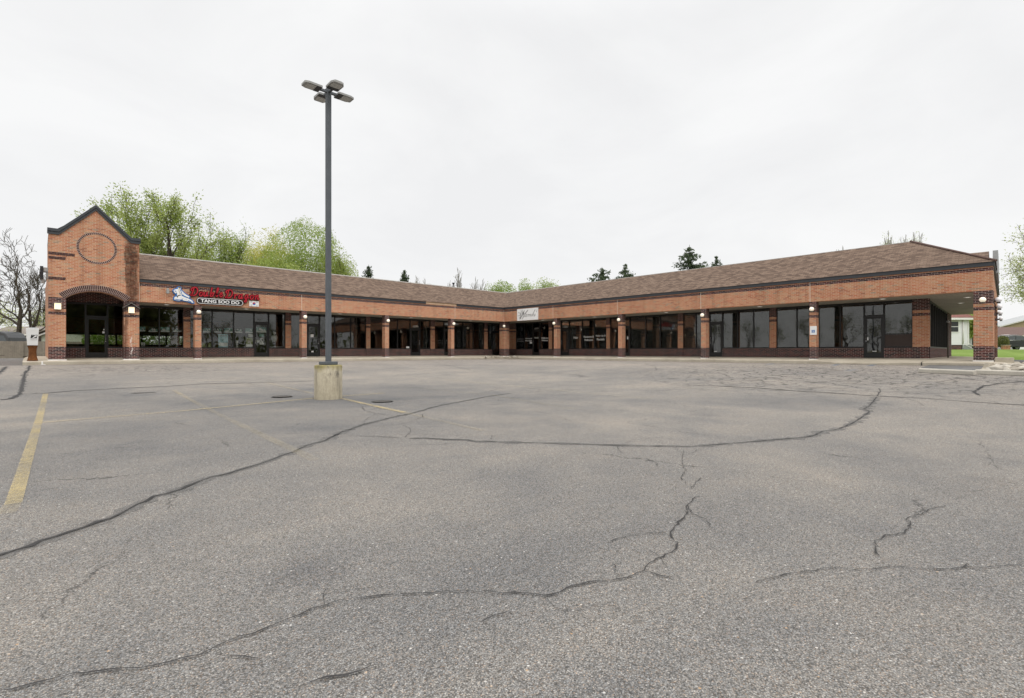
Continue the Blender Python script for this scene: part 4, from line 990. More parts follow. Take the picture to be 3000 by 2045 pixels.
# ------------------------------------------------------------------ signs on the beam
SG = thing('martial_arts_sign', 'red script shop sign with kicking figure, black rounded panel and small flag', 'shop sign', (-21, 0, 3.5))
sp = lambda x, y: (-tl(480 + x / 7.2625, -.12), zl(480 + x / 7.2625, 820 + y / 7.2625, -.12))
OFF = -.12
LET = {'D': [([(.55, 1.72), (.38, .9), (.18, .12), (.02, .1), (.10, .30), (.35, .12), (.75, .05), (1.2, .4), (1.38, 1.05), (1.15, 1.58), (.7, 1.78), (.2, 1.62), (.0, 1.3), (.12, 1.05)])],
       'o': [([(.45, .95), (.15, .75), (.05, .35), (.22, .03), (.5, .08), (.68, .45), (.6, .85), (.42, .95), (.5, .72), (.85, .68)])],
       'u': [([(.08, .9), (.0, .3), (.12, .03), (.35, .1), (.6, .5), (.68, .92)]), ([(.68, .92), (.6, .3), (.7, .04), (.92, .2)])],
       'b': [([(.25, 1.9), (.1, .9), (.02, .15), (.2, .02), (.5, .1), (.66, .5), (.5, .85), (.3, .7), (.1, .35)]), ([(.5, .85), (.8, .7)])],
       'l': [([(.0, .2), (.3, 1.1), (.42, 1.75), (.3, 1.9), (.18, 1.5), (.1, .4), (.2, .03), (.45, .25)])],
       'e': [([(.05, .4), (.4, .55), (.5, .82), (.32, .95), (.1, .7), (.05, .25), (.22, .02), (.45, .08), (.72, .35)])],
       'r': [([(.0, .7), (.18, .95), (.12, .3), (.05, .03)]), ([(.12, .5), (.3, .85), (.5, .92), (.62, .75)])],
       'a': [([(.6, .85), (.4, .95), (.12, .75), (.03, .3), (.18, .03), (.42, .2), (.6, .6), (.66, .92)]), ([(.66, .92), (.58, .25), (.68, .04), (.9, .25)])],
       'g': [([(.6, .85), (.38, .95), (.12, .72), (.05, .3), (.2, .05), (.45, .25), (.62, .9)]), ([(.64, .92), (.5, .0), (.35, -.55), (.12, -.6), (.05, -.4), (.4, .0), (.85, .3)])],
       'n': [([(.0, .7), (.16, .95), (.1, .3), (.04, .03)]), ([(.1, .35), (.3, .8), (.5, .95), (.58, .75), (.52, .25), (.62, .03), (.85, .22)])]}
glyphs = [('D', 572, 335, 100), ('o', 752, 345, 96), ('u', 850, 350, 96), ('b', 985, 352, 96), ('l', 1105, 355, 96), ('e', 1185, 362, 96), ('D', 1312, 388, 100), ('r', 1495, 398, 92), ('a', 1590, 405, 100), ('g', 1718, 412, 100), ('o', 1832, 414, 98), ('n', 1940, 420, 100)]
back, red = MB(), MB(); k = 0
for ch, x0, y0, u in glyphs:
    for st in LET[ch]:
        pts = [sp(x0 + (a + .10 * b) * u, y0 - b * u) for a, b in curve(st, 5)]
        back.stroke(PLX, pts, .13, OFF + .03 + .0007 * k, -.01, 0); red.stroke(PLX, pts, .047, OFF - .012 - .0007 * k, OFF + .03, 0); k += 1
back.build('letter_backing', 'sign_maroon', SG, (-21, 0, 3.5), weld=False); red.build('script_lettering', 'sign_red', SG, (-21, 0, 3.5), weld=False)
x0, z0 = sp(695, 440); x1, z1 = sp(1693, 492)
h = (zl(600, 888, -.08) - zl(600, 872, -.08)); h = .40
cz = z0 - .005
def pill(xa, xb, zc, hh, n=10):
    r = hh / 2; return [(xa + r - r * math.sin(math.pi * i / n), zc - r * math.cos(math.pi * i / n)) for i in range(n + 1)] + [(xb - r + r * math.sin(math.pi * i / n), zc + r * math.cos(math.pi * i / n)) for i in range(n + 1)]
ZP = (sp(695, 440)[1] + sp(1693, 492)[1]) / 2
hp_ = sp(760, 375)[1] - sp(760, 500)[1]
m = MB(); m.poly(PLX, pill(x0, x1, ZP, hp_ + .03), OFF + .02, 0, 0); m.poly(PLX, pill(x0 + .02, x1 - .02, ZP, hp_ - .01), OFF, OFF + .02, 1); m.poly(PLX, pill(x0 + .047, x1 - .047, ZP, hp_ - .064), OFF - .006, OFF, 0)
text_faces(m, PLX, 'TANG SOO DO', sp(785, 440)[0], sp(1605, 480)[0], ZP, (sp(800, 408)[1] - sp(800, 478)[1]), OFF - .022, OFF - .006, 1, .022)
m.build('name_panel', ['sign_black', 'sign_white'], SG, (-21, 0, 3.5), weld=False)
fig = [(335, 150), (355, 168), (357, 205), (388, 240), (440, 290), (500, 330), (546, 355), (538, 382), (500, 366), (430, 332), (388, 304), (372, 322), (450, 365), (540, 405), (600, 440), (632, 490), (590, 480), (500, 450), (430, 440), (380, 428), (330, 442), (270, 432), (222, 415), (226, 375), (270, 340), (286, 302), (272, 270), (246, 290), (206, 240), (216, 215), (262, 195), (306, 190), (300, 165)]
fp = [sp(*p) for p in fig]
def grow(pts, d):
    out = []; n = len(pts); ar = sum(pts[i][0] * pts[(i + 1) % n][1] - pts[(i + 1) % n][0] * pts[i][1] for i in range(n)); sg = 1 if ar > 0 else -1
    for i in range(n):
        a, b, c = Vector(pts[i - 1]), Vector(pts[i]), Vector(pts[(i + 1) % n])
        e = ((b - a).normalized() + (c - b).normalized()); e = e.normalized() if e.length > 1e-6 else Vector((1, 0))
        q = b + Vector((e.y, -e.x)) * d * sg; out.append((q.x, q.y))
    return out
m = MB()
for i in range(len(fp)): m.stroke(PLX, [fp[i], fp[(i + 1) % len(fp)]], .10, OFF + .03 + .0005 * i, -.01, 0)
m.poly(PLX, fp, OFF + .02, -.01, 0)
m.poly(PLX, fp, OFF, OFF + .02, 1)
m.stroke(PLX, [sp(285, 352), sp(312, 330), sp(350, 325)], .04, OFF - .006, OFF, 2); m.stroke(PLX, [sp(300, 345), sp(290, 375)], .018, OFF - .008, OFF, 2)
m.stroke(PLX, [sp(318, 205), sp(330, 250), sp(345, 300)], .03, OFF - .007, OFF, 3); m.stroke(PLX, [sp(330, 170), sp(334, 188)], .07, OFF - .008, OFF, 3); m.stroke(PLX, [sp(316, 156), sp(348, 158)], .045, OFF - .009, OFF, 2)
m.stroke(PLX, [sp(360, 385), sp(430, 400), sp(500, 425)], .012, OFF - .006, OFF, 4); m.stroke(PLX, [sp(375, 265), sp(430, 310)], .012, OFF - .006, OFF, 4)
m.poly(PLX, [sp(385, 322), sp(392, 300), sp(440, 335), (sp(505, 372)[0], sp(505, 372)[1]), sp(455, 362)], OFF + .004, OFF + .018, 0)
for q in (([(385, 330), (430, 352), (490, 378)]), ([(262, 300), (278, 330), (262, 352)]), ([(250, 410), (320, 425), (400, 420)]), ([(520, 440), (585, 470)]), ([(352, 215), (372, 262), (366, 300)]), ([(235, 228), (262, 255)])):
    m.stroke(PLX, [sp(*c) for c in q], .034, OFF - .0055, OFF, 0)
m.build('kicking_figure', ['sign_blue', 'sign_white', 'sign_black', 'sign_tan', 'sign_grey'], SG, (-21, 0, 3.5), weld=False)
fx0, fz0 = sp(1828, 445); fx1, fz1 = sp(2028, 455); zt = sp(1928, 448)[1]; zb = sp(1928, 562)[1]
m = MB(); m.box(PW, fx0, fx1, -.05, -.001, zb, zt, 0); cx, cz_ = (fx0 + fx1) / 2, (zt + zb) / 2; r = (zt - zb) * .27
half = lambda a0, s: [(cx + r * math.cos(a0 + math.pi * i / 12), cz_ + r * math.sin(a0 + math.pi * i / 12)) for i in range(13)]
m.poly(PLX, half(-.5, 0), -.054, -.05, 1); m.poly(PLX, half(-.5 + math.pi, 0), -.054, -.05, 2)
for s, mi in ((1, 2), (-1, 1)):
    ox, oz = cx + s * r / 2 * math.cos(-.5), cz_ + s * r / 2 * math.sin(-.5)
    m.poly(PLX, [(ox + r / 2 * math.cos(i * math.pi / 8), oz + r / 2 * math.sin(i * math.pi / 8)) for i in range(16)], -.057, -.054, mi)
for sx in (-1, 1):
    for sz in (-1, 1):
        bx, bz = cx + sx * r * 1.75, cz_ + sz * r * 1.05
        for j in (-1, 0, 1):
            ux, uz = sx * .6, sz * .8; ctr = (bx + j * .035 * ux, bz + j * .035 * uz)
            m.stroke(PLX, [(ctr[0] - uz * .05, ctr[1] + ux * .05), (ctr[0] + uz * .05, ctr[1] - ux * .05)], .016, -.0535, -.05, 3)
m.build('flag_panel', ['sign_white', 'sign_red', 'sign_blue', 'sign_grey'], SG, (-21, 0, 3.5), weld=False)

MS = thing('script_sign', 'white rectangular shop sign with black sunburst and brush script beside the inner corner', 'shop sign', (0, -2, 3.6))
mp = lambda x, y: (tr(1480 + x / 14.525, -.06), zr(1480 + x / 14.525, 880 + y / 14.525, -.06))
a0, _ = mp(507, 500); a1, _ = mp(1390, 500); zb = (mp(507, 868)[1] + mp(1390, 820)[1]) / 2; zt = (mp(507, 382)[1] + mp(1390, 302)[1]) / 2
m = MB(); m.box(PR, a0, a1, -.065, -.001, zb, zt); m.build('panel', 'sign_white', MS, (0, -2, 3.6))
ss = [([(605, 805), (660, 735), (720, 640), (770, 540), (800, 480), (820, 432)], [.03, .04, .05, .055, .05, .03]), ([(805, 470), (790, 560), (765, 620), (770, 680), (795, 745)], [.03, .045, .04, .035, .02]),
      ([(770, 620), (820, 590), (880, 520), (960, 432)], [.02, .03, .05, .06]), ([(880, 530), (840, 620), (800, 680), (830, 700)], .03),
      ([(850, 690), (900, 640), (940, 600), (925, 580), (890, 620), (885, 690), (930, 690), (975, 630)], .022), ([(975, 640), (1000, 590), (1010, 600), (990, 690)], .022), ([(1000, 620), (1040, 590)], .02),
      ([(1100, 585), (1055, 600), (1045, 660), (1075, 660), (1110, 590), (1100, 680), (1140, 660)], .022), ([(1140, 660), (1190, 560), (1250, 450), (1275, 395)], [.02, .03, .04, .03]), ([(1170, 640), (1220, 570), (1190, 620), (1195, 685)], .024),
      ([(1280, 560), (1250, 640), (1240, 680), (1290, 600)], .022), ([(1345, 440), (1330, 485)], .03),
      ([(560, 500), (590, 540), (650, 535), (700, 560)], .022), ([(540, 650), (590, 660), (640, 620), (690, 610)], .022), ([(580, 755), (640, 720), (660, 680), (700, 640)], .022), ([(675, 405), (685, 470), (715, 500), (725, 550)], .022),
      ([(750, 405), (735, 470), (755, 510), (745, 560)], .022), ([(655, 600), (660, 640), (640, 650)], .02), ([(720, 700), (740, 760), (720, 800)], .022), ([(690, 700), (660, 770), (650, 805)], .02), ([(650, 540), (665, 590), (700, 600)], .018)]
m = MB()
for i, (pts, w) in enumerate(ss):
    p = curve([mp(*q) for q in pts], 4)
    ww = w if not hasattr(w, '__len__') else [w[min(len(w) - 1, j // 4)] for j in range(len(p))]
    m.stroke(PR, p, ww, -.068 - .0004 * i, -.065, 0)
m.build('brush_script', 'sign_black', MS, (0, -2, 3.6), weld=False)
m = MB()
for j, x in enumerate((860, 885, 915, 935, 985, 1005, 1050, 1075, 1110, 1140, 1165, 1195)): m.stroke(PR, [mp(x, 775), mp(x + 9, 752)], .012, -.068, -.065, 0)
m.build('small_lettering', 'box_white', MS, (0, -2, 3.6), weld=False)

AS = thing('accessible_parking_sign', 'white sign with blue wheelchair symbol on a brick pier of the right wing', 'parking sign', (0, -20, 1.7))
ap = lambda x, y: (tr(2200 + x / 4.2255, -.02), zr(2200 + x / 4.2255, 780 + y / 4.2255, -.02))
a0, a1 = ap(731, 800)[0], ap(814, 800)[0]; zb, zt = ap(770, 849)[1], ap(770, 741)[1]
m = MB(); m.box(PR, a0, a1, -.03, -.001, zb, zt, 0)
b0_, b1_ = ap(752, 800)[0], ap(791, 800)[0]; bz0, bz1 = ap(770, 824)[1], ap(770, 789)[1]
m.box(PR, b0_, b1_, -.034, -.03, bz0, bz1, 1)
u = lambda x, y: (b0_ + (b1_ - b0_) * x, bz0 + (bz1 - bz0) * y)
W = (b1_ - b0_)
m.stroke(PR, [u(.42, .88), u(.43, .80)], .16 * W, -.037, -.034, 0); m.stroke(PR, [u(.43, .72), u(.46, .45), u(.68, .45), u(.78, .18)], .10 * W, -.0375, -.034, 0); m.stroke(PR, [u(.45, .60), u(.65, .60)], .07 * W, -.038, -.034, 0)
m.stroke(PR, [u(.38 + .24 * math.cos(t), .32 + .24 * math.sin(t)) for t in [2.0 + i * .4 for i in range(11)]], .07 * W, -.0385, -.034, 0)
m.build('sign_plate', ['sign_white', 'sign_blue'], AS, (0, -20, 1.7), weld=False)
SC = thing('wall_floodlight', 'small grey floodlight on a thin arm left of the kicking figure sign', 'floodlight', (-23.4, 0, 3.7))
fx, fz = -tl(491, -.1), zl(491, 853, -.1)
m = MB(); m.box(PW, fx - .06, fx + .06, -.22, -.10, fz - .13, fz + .10); m.box(PW, fx - .045, fx + .045, -.2, -.12, fz + .10, fz + .15); m.build('housing', 'lamp_grey', SC, (-23.4, 0, 3.7), .01)
m = MB(); m.tube([(fx, -.12, fz), (fx + .35, -.06, fz - .02), (fx + .36, 0, fz - .02)], [.013] * 3, 6); m.build('arm', 'bronze', SC, (-23.4, 0, 3.7))
WU = thing('wall_unit', 'black louvred wall-mounted unit with pale grey box on the left side of the tower', 'wall unit', (-28.6, .6, 4.2))
wy = .9
wx = lambda px_: CX + (wy - CY) / ray(px_)[1] * ray(px_)[0]; wz = lambda py_: CZ + (Y0 - py_) / F * ((wy - CY) / ray(125)[1])
m = MB(); m.box(PW, wx(117), wx(127), wy, wy + .5, wz(817), wz(779.5))
for zz in (789, 798, 807): m.box(PW, wx(116.4), wx(127.3), wy - .02, wy + .52, wz(zz) - .012, wz(zz) + .012)
m.build('louvre_box', 'lamp_dark', WU, (-28.6, .6, 4.2))
m = MB(); m.box(PW, wx(127.2), TX0 + .02, wy + .02, wy + .45, wz(795), wz(782.5)); m.build('junction_box', 'siding_grey', WU, (-28.6, .6, 4.2), .01)
m = MB(); m.box(PW, wx(134), TX0 + .02, wy + .05, wy + .4, wz(815), wz(795.5)); m.box(PW, wx(121), wx(131), wy + .05, wy + .3, wz(828), wz(817.2)); m.build('bracket', 'lamp_grey', WU, (-28.6, .6, 4.2))

# ------------------------------------------------------------------ things in the shop windows
def wq(px_, py_, off): return -tl(px_, off), zl(px_, py_, off)
def poster(x0, x1, y0, y1, mats, label, off=SET + .12, name='poster', group=None, extra=None):
    a, _ = wq(x0, y0, off); b, _ = wq(x1, y0, off); zb = wq((x0 + x1) / 2, y1, off)[1]; zt = wq((x0 + x1) / 2, y0, off)[1]
    m = MB(); m.box(PW, a, b, off, off + .012, zb, zt, 0)
    if extra: extra(m, a, b, zb, zt, off)
    o = m.build(name, mats, None, ((a + b) / 2, off, zb)); tag(o, label, 'poster', group); return o
def photo_extra(m, a, b, zb, zt, off):
    w, h = b - a, zt - zb; rr = random.Random(int(a * 1000))
    m.box(PW, a + .01, b - .01, off - .002, off, zb + .01, zb + h * .30, 1, 'D')
    for k in range(4):
        x = a + w * rr.uniform(.15, .8); z = zb + h * rr.uniform(.3, .6)
        m.poly(PLX, [(x, z), (x + w * .16, z - h * .15), (x + w * rr.uniform(.16, .28), z + h * .1), (x + w * .06, z + h * rr.uniform(.2, .35)), (x - w * .03, z + h * .15)], off - .004 - .0005 * k, off - .002, 1 + k % 2)
z6 = lambda x, y: (400 + x / 9.9, 900 + y / 9.9); z3 = lambda x, y: (570 + x / 7.042, 900 + y / 7.042)
pg = 'landscape action photos hung in the martial arts windows'
order = ['leftmost', 'second', 'third', 'fourth', 'fifth', 'sixth', 'seventh', 'eighth', 'ninth']
k = 0
for a, b, fn, y0, y1 in ((75, 255, z6, 565, 705), (345, 620, z6, 575, 722), (700, 965, z6, 578, 722), (1050, 1310, z6, 580, 722), (175, 340, z3, 430, 525), (395, 560, z3, 430, 527), (612, 785, z3, 430, 530), (828, 990, z3, 432, 532), (1048, 1200, z3, 435, 535)):
    p0, p1 = fn(a, y0), fn(b, y1)
    poster(p0[0], p1[0], p0[1], p1[1], ['dark_print' if k % 2 else 'teal_print', 'sign_white', 'teal_print'], f'{order[k]} dark action photo from the tower in the martial arts windows', SET + .14, 'photo_poster', pg, photo_extra); k += 1
def big_extra(m, a, b, zb, zt, off):
    w, h = b - a, zt - zb
    m.box(PW, a + .02, b - .02, off - .002, off, zb + h * .1, zb + h * .35, 2, 'D'); m.poly(PLX, [(a + w * .3, zb + h * .55), (a + w * .5, zb + h * .45), (a + w * .55, zb + h * .65)], off - .004, off, 3)
    m.box(PW, a + .05, b - .05, off - .002, off, zt - h * .16, zt - h * .09, 1, 'D')
p0, p1 = z3(490, 555), z3(690, 828); poster(p0[0], p1[0], p0[1], p1[1], ['pale_blue_print', 'sign_grey', 'sign_white', 'teal_print'], 'tall pale blue poster standing in the window left of the martial arts door', SET + .1, 'poster', None, big_extra)
p0, p1 = z3(1110, 550), z3(1204, 616); poster(p0[0], p1[0], p0[1], p1[1], ['sign_white'], 'small white notice beside the martial arts door, at eye height', SET + .1, 'notice')
p0, p1 = z3(1062, 632), z3(1200, 815); poster(p0[0], p1[0], p0[1], p1[1], ['olive_print', 'sign_white', 'sign_tan'], 'olive green poster low in the window beside the martial arts door', SET + .1, 'poster', None, photo_extra)
for i, (a, b) in enumerate(((155, 225), (285, 355))):
    p0, p1 = z3(a, 745), z3(b, 825); poster(p0[0], p1[0], p0[1], p1[1], ['olive_print'], f'{"left" if i == 0 else "right"} of two small olive cards on the sill behind the first pier', SET + .12, 'display_card', 'olive cards on the window sill')
p0, p1 = z6(138, 1025), z6(245, 1140); poster(p0[0], p1[0], p0[1], p1[1], ['sign_white', 'sign_black', 'sign_grey'], 'small white card with black mark low in the window right of the tower', SET + .1, 'notice', None, photo_extra)
for a, b, c, d, mt, lb in ((1275, 1490, 410, 525, ['teal_print', 'sign_white', 'sign_white'], 'wide pale photo sheet at the top of the martial arts door glass'), (1340, 1432, 548, 612, ['teal_print'], 'small teal sheet in the middle of the martial arts door glass'),
                       (1340, 1435, 628, 770, ['sign_grey', 'sign_white', 'sign_black'], 'grey and white flyer low on the martial arts door glass'), (1283, 1345, 678, 728, ['sign_white'], 'small white card at handle height on the martial arts door glass')):
    p0, p1 = z3(a, c), z3(b, d); poster(p0[0], p1[0], p0[1], p1[1], mt, lb, SET + .055, 'door_flyer', None, photo_extra if len(mt) > 2 else None)
# display ledge with white padded shape right of the martial arts door
o, a, b = WIN['b3']; LG = thing('display_table', 'low white-topped table in the window right of the martial arts door', 'table', (-(a + b) / 2, SET + .5, ZF))
m = MB(); m.box(PW, -b + .05, -a - .05, SET + .25, SET + .75, .80, .84); m.build('table_top', 'sign_white', LG, LG.location, .008)
for sx in (-b + .08, -a - .12):
    for dy in (.27, .69): m = MB(); m.box(PW, sx, sx + .04, SET + dy, SET + dy + .04, ZF, .80); m.build('leg', 'frame_metal', LG, LG.location)
DM = thing('display_torso', 'white padded torso shape standing on the display table behind glass', 'display torso', (-(a + b) / 2, SET + .5, .84))
q = Vector(DM.location)
m = MB(); m.lathe(q, [(0, .30), (.13, .32), (.16, .45), (.19, .62), (.15, .72), (.05, .76), (.05, .80), (.085, .86), (.085, .93), (.05, .99), (0, 1.0)], 16); m.build('padded_torso', 'sign_white', DM, q)
m = MB(); m.lathe(q, [(.14, 0), (.14, .02), (.02, .03), (.02, .32)], 14); m.build('stand', 'frame_metal', DM, q)
TRO = thing('trophy', 'small silver trophy on the sill behind glass left of the martial arts door', 'trophy', (*wq(695, 1000, SET + .2)[:1], SET + .25, .70))
q = Vector(TRO.location)
m = MB(); m.lathe(q, [(.07, 0), (.07, .12), (.02, .14), (.02, .3), (.06, .36), (.08, .5), (0, .5)], 12); m.build('cup', 'sign_white', TRO, q); m = MB(); m.box(PW, q.x - .09, q.x + .09, q.y - .09, q.y + .09, q.z - .03, q.z); m.build('base', 'frame_metal', TRO, q)
def sticker(px0, px1, py0, py1, wing, label, mat='sign_white'):
    m = MB(); off = SET + .028
    if wing == 'L': a, b = -tl(px0, off), -tl(px1, off); P = PLX; zf_ = zl
    else: a, b = tr(px0, off), tr(px1, off); P = PR; zf_ = zr
    m.box(P, a, b, off - .004, off, zf_((px0 + px1) / 2, py1, off), zf_((px0 + px1) / 2, py0, off))
    o = m.build('notice', mat, None); tag(o, label, 'notice')
sticker(910, 919, 979.5, 988, 'L', 'square white notice at eye height on the glass door left of the light pole'); sticker(912, 918.5, 1028, 1034, 'L', 'small white notice near the bottom of the glass door left of the light pole')
sticker(302, 315, 964, 967.5, 'L', 'thin white sticker on the tower door glass'); sticker(300, 306.5, 971, 976.5, 'L', 'round white sticker below the thin sticker on the tower door')
sticker(1190, 1199, 1015, 1020, 'L', 'white card at the sill beside the door numbered 1071'); sticker(1552.5, 1558.5, 1001.5, 1006.5, 'R', 'tilted white card under the Massages lettering'); sticker(1837, 1842, 986, 994, 'R', 'small white notice on the door behind the second right-wing pier')
sticker(2539.5, 2544, 988, 997, 'R', 'narrow white tag by the handle of the last right-hand door'); sticker(2556, 2568, 1028, 1030, 'R', 'thin white strip near the bottom of the last right-hand door'); sticker(2092, 2100, 1028.5, 1030.5, 'R', 'thin white strip low on the door behind the third right-wing pier')
# post at the right end walk
PO = thing('walkway_post', 'thin pale post with rounded cap standing beside the right end windows', 'post', PE(8.1, 1.9, .18)); q = Vector(PO.location)
m = MB(); m.tube([q, q + Vector((0, 0, 1.95))], [.045, .045], 10); m.build('shaft', 'bark_grey', PO, q); m = MB(); m.sphere(q + Vector((0, 0, 1.99)), .075, 0, 12, 8); m.build('cap', 'sign_grey', PO, q)
# ------------------------------------------------------------------ light pole
pb = lot(962, 1168); PZ0 = pb.z
LP = thing('parking_light', 'tall grey square parking lot light pole with four flat heads on mossy concrete footing', 'light pole', pb, .14)
m = MB(); m.lathe((0, 0, -.3), [(.31, 0), (.31, 1.06), (.295, 1.09), (.0, 1.095)], 40); m.build('footing', 'footing_concrete', LP)
m = MB(); m.box(PW, -.155, .155, -.155, .155, .795, .87); m.build('base_cover', 'pole_paint', LP, None, .012)
H = 7.24
m = MB(); m.box(PW, -.051, .051, -.051, .051, .87, H); m.box(PW, -.056, .056, -.056, .056, H, H + .012); m.build('pole', 'pole_paint', LP, None, .008)
hd = [(.19, -.145), (.49, -.15), (.585, -.105), (.585, .105), (.49, .15), (.19, .145)]
for k in range(4):
    a = k * math.pi / 2 - .14
    R = lambda x, y, z, a=a: Vector((x * math.cos(a) - y * math.sin(a), x * math.sin(a) + y * math.cos(a), z))
    Pf = lambda x, d, y: R(x, y, d)
    m = MB(); m.poly(Pf, hd, H - .075, H - .03, 0)
    m.poly(Pf, [(x * .9 + .04, y * .75) for x, y in hd], H - .03, H - .01, 0)
    L_ = m.build('lamp_head', 'lamp_grey', LP, None, .006)
    m = MB(); m.box(Pf, .32, .525, H - .081, H - .075, -.11, .11); m.build('lens', 'lens_grey', L_)
    m = MB(); m.box(Pf, .195, .31, H - .085, H - .075, -.13, .13); m.build('driver_cover', 'lamp_dark', L_)
    m = MB(); m.box(Pf, .045, .19, H - .085, H - .035, -.03, .03); m.build('arm', 'pole_paint', L_)
# ------------------------------------------------------------------ drains
def drain(px_, py_, r, label):
    p = lot(px_, py_)
    t = thing('storm_drain', label, 'storm drain', (p.x, p.y, p.z + .006), .3, 'round storm drains in the low of the lot')
    m = MB(); m.lathe((0, 0, 0), [(r, .014), (r * .86, .014), (r * .84, -.05), (0, -.05)], 28); m.build('rim', 'wet_iron', t)
    m = MB()
    for i in range(-4, 5):
        y = i * r * .18; L = math.sqrt(max(0.01, (r * .84) ** 2 - y * y)); m.box(PW, -L, L, y - .018, y + .018, -.02, .008)
    m.build('grate', 'iron', t)
    return t
drain(826, 1163, .24, 'round storm drain left of the light pole footing'); drain(1120, 1177, .24, 'round storm drain right of the light pole footing')
p = lot(417, 1151); m = MB(); ring = []
for i in range(18):
    a = i / 18 * 2 * math.pi; r = .16 * (1 + .3 * math.sin(3 * a) + .2 * math.sin(5 * a + 1)); ring.append((p.x + r * 1.5 * math.cos(a - .75), p.y + .6 * r * math.sin(a - .75), p.z + .006))
m.face(ring); tag(m.build('tar_patch', 'wet_iron', LOT), None)
# ------------------------------------------------------------------ mailbox
mb = Vector((-28.93, -.12, .105)); MBX = thing('collection_mailbox', 'white tapered postal collection box on a flared rusty steel pedestal', 'mailbox', mb, .0)
MBX.scale = (.69, .69, 1)
m = MB(); prof = [(.28, 0), (.255, .05), (.205, .2), (.19, .42), (.205, .55), (.25, .66), (.27, .68)]
m.lathe((0, 0, 0), prof, 20); m.lathe((0, 0, 0), [(0, .68), (.27, .68)], 20); m.build('pedestal', 'rust', MBX)
m = MB()
bt = [(-.255, -.22), (.255, -.22), (.255, .22), (-.255, .22)]; tp = [(-.315, -.26), (.315, -.26), (.315, .26), (-.315, .26)]
for i in range(4):
    a, b, c, d = bt[i], bt[(i + 1) % 4], tp[(i + 1) % 4], tp[i]
    m.face([(a[0], a[1], .69), (b[0], b[1], .69), (c[0], c[1], 1.46), (d[0], d[1], 1.46)])
m.face([(x, y, .69) for x, y in bt]); m.face([(x, y, 1.46) for x, y in tp]); m.build('box_body', 'box_white', MBX, None, .015)
m = MB(); m.box(PW, -.23, .23, -.2, .2, 1.46, 1.50); m.build('lid', 'siding_grey', MBX, None, .01)
m = MB(); m.box(PW, -.255, .255, -.2, .2, .682, .692); m.build('collar', 'lamp_dark', MBX, None, .008)
fy = lambda z: -.22 - (.04) * (z - .69) / .77 - .002
Pm = lambda x, d, z: Vector((x, fy(z) + d, z))
m = MB(); m.poly(Pm, [(-.10, 1.02), (.20, 1.02), (.24, 1.17), (-.06, 1.17)], -.003, 0, 0)
m.poly(Pm, [(-.015, 1.145), (.06, 1.150), (.16, 1.135), (.10, 1.105), (-.02, 1.035), (.05, 1.035), (.195, 1.10), (.205, 1.135), (.12, 1.158), (-.01, 1.158)], -.006, -.003, 1)
text_faces(m, Pm, 'UNITED STATES', -.10, .22, .985, .035, -.003, 0, 2); text_faces(m, Pm, 'POSTAL SERVICE', -.10, .22, .935, .035, -.003, 0, 2)
m.build('emblem', ['sign_black', 'sign_white', 'sign_grey'], MBX, None, 0, False)
m = MB(); q = [(-28.62, -.605), (-28.60, -.605)]
m.box(PW, -28.64, -28.58, -.634, -.50, -.08, .075); m.box(PW, -28.66, -28.5, -.636, -.625, -.08, -.05); m.build('salt_mark', 'salt', bpy.data.objects['sidewalk'])
# ------------------------------------------------------------------ kerb stones, rocks, block
def kerb(p0, p1, label, h=.15, w=.15):
    a, b = lot(*p0), lot(*p1); L = (b - a).length; ang = math.atan2(b.y - a.y, b.x - a.x)
    m = MB(); pr = [(0, 0), (0, h - .03), (.03, h), (w - .03, h), (w, h - .03), (w, 0)]
    for i in range(6):
        p, q = pr[i], pr[(i + 1) % 6]; m.face([(0, p[0], p[1]), (L, p[0], p[1]), (L, q[0], q[1]), (0, q[0], q[1])])
    m.face([(0, x, z) for x, z in pr][::-1]); m.face([(L, x, z) for x, z in pr])
    t = m.build('parking_kerb', 'kerb_concrete', None, None, .012); t.location = (a.x, a.y, a.z + .004); t.rotation_euler = (0, math.atan2(a.z - b.z, L), ang)
    return tag(t, label, 'kerb', 'loose concrete kerb stones by the gravel bed')
kerb((2690, 1092), (2852, 1100), 'pale concrete kerb stone on the left, in front of the gravel by the right end')
kerb((2856, 1096.5), (3120, 1106), 'pale concrete kerb stone at the right edge with rocks behind it')
def rock_mesh(seed):
    rng = random.Random(seed); bm = bmesh.new(); bmesh.ops.create_icosphere(bm, subdivisions=3, radius=1)
    ks = [(Vector((rng.uniform(-1, 1), rng.uniform(-1, 1), rng.uniform(-1, 1))).normalized(), rng.uniform(.55, .85)) for _ in range(7)]
    for v in bm.verts:
        for n, d in ks:
            e = v.co.dot(n) - d
            if e > 0: v.co -= n * e * .85
        v.co *= 1 + .04 * math.sin(9 * v.co.x + seed) * math.cos(7 * v.co.y)
    me = bpy.data.meshes.new('rock'); bm.to_mesh(me); bm.free(); me.materials.append(M['stone'])
    for p in me.polygons: p.use_smooth = True
    return me
RMS = [rock_mesh(i) for i in range(5)]; rr_ = random.Random(11)
spots = []
for row, (py_, n) in enumerate(((1090, 9), (1084, 9), (1078, 8), (1073, 7))):
    for i in range(n):
        spots.append((2885 + row * 10 + (i + rr_.uniform(-.3, .3)) * (140 - row * 9) / n, py_ + rr_.uniform(-1.2, 1.2), row, i, n))
rowname = ['front', 'second', 'third', 'back']; ordn = ['first', 'second', 'third', 'fourth', 'fifth', 'sixth', 'seventh', 'eighth', 'ninth']
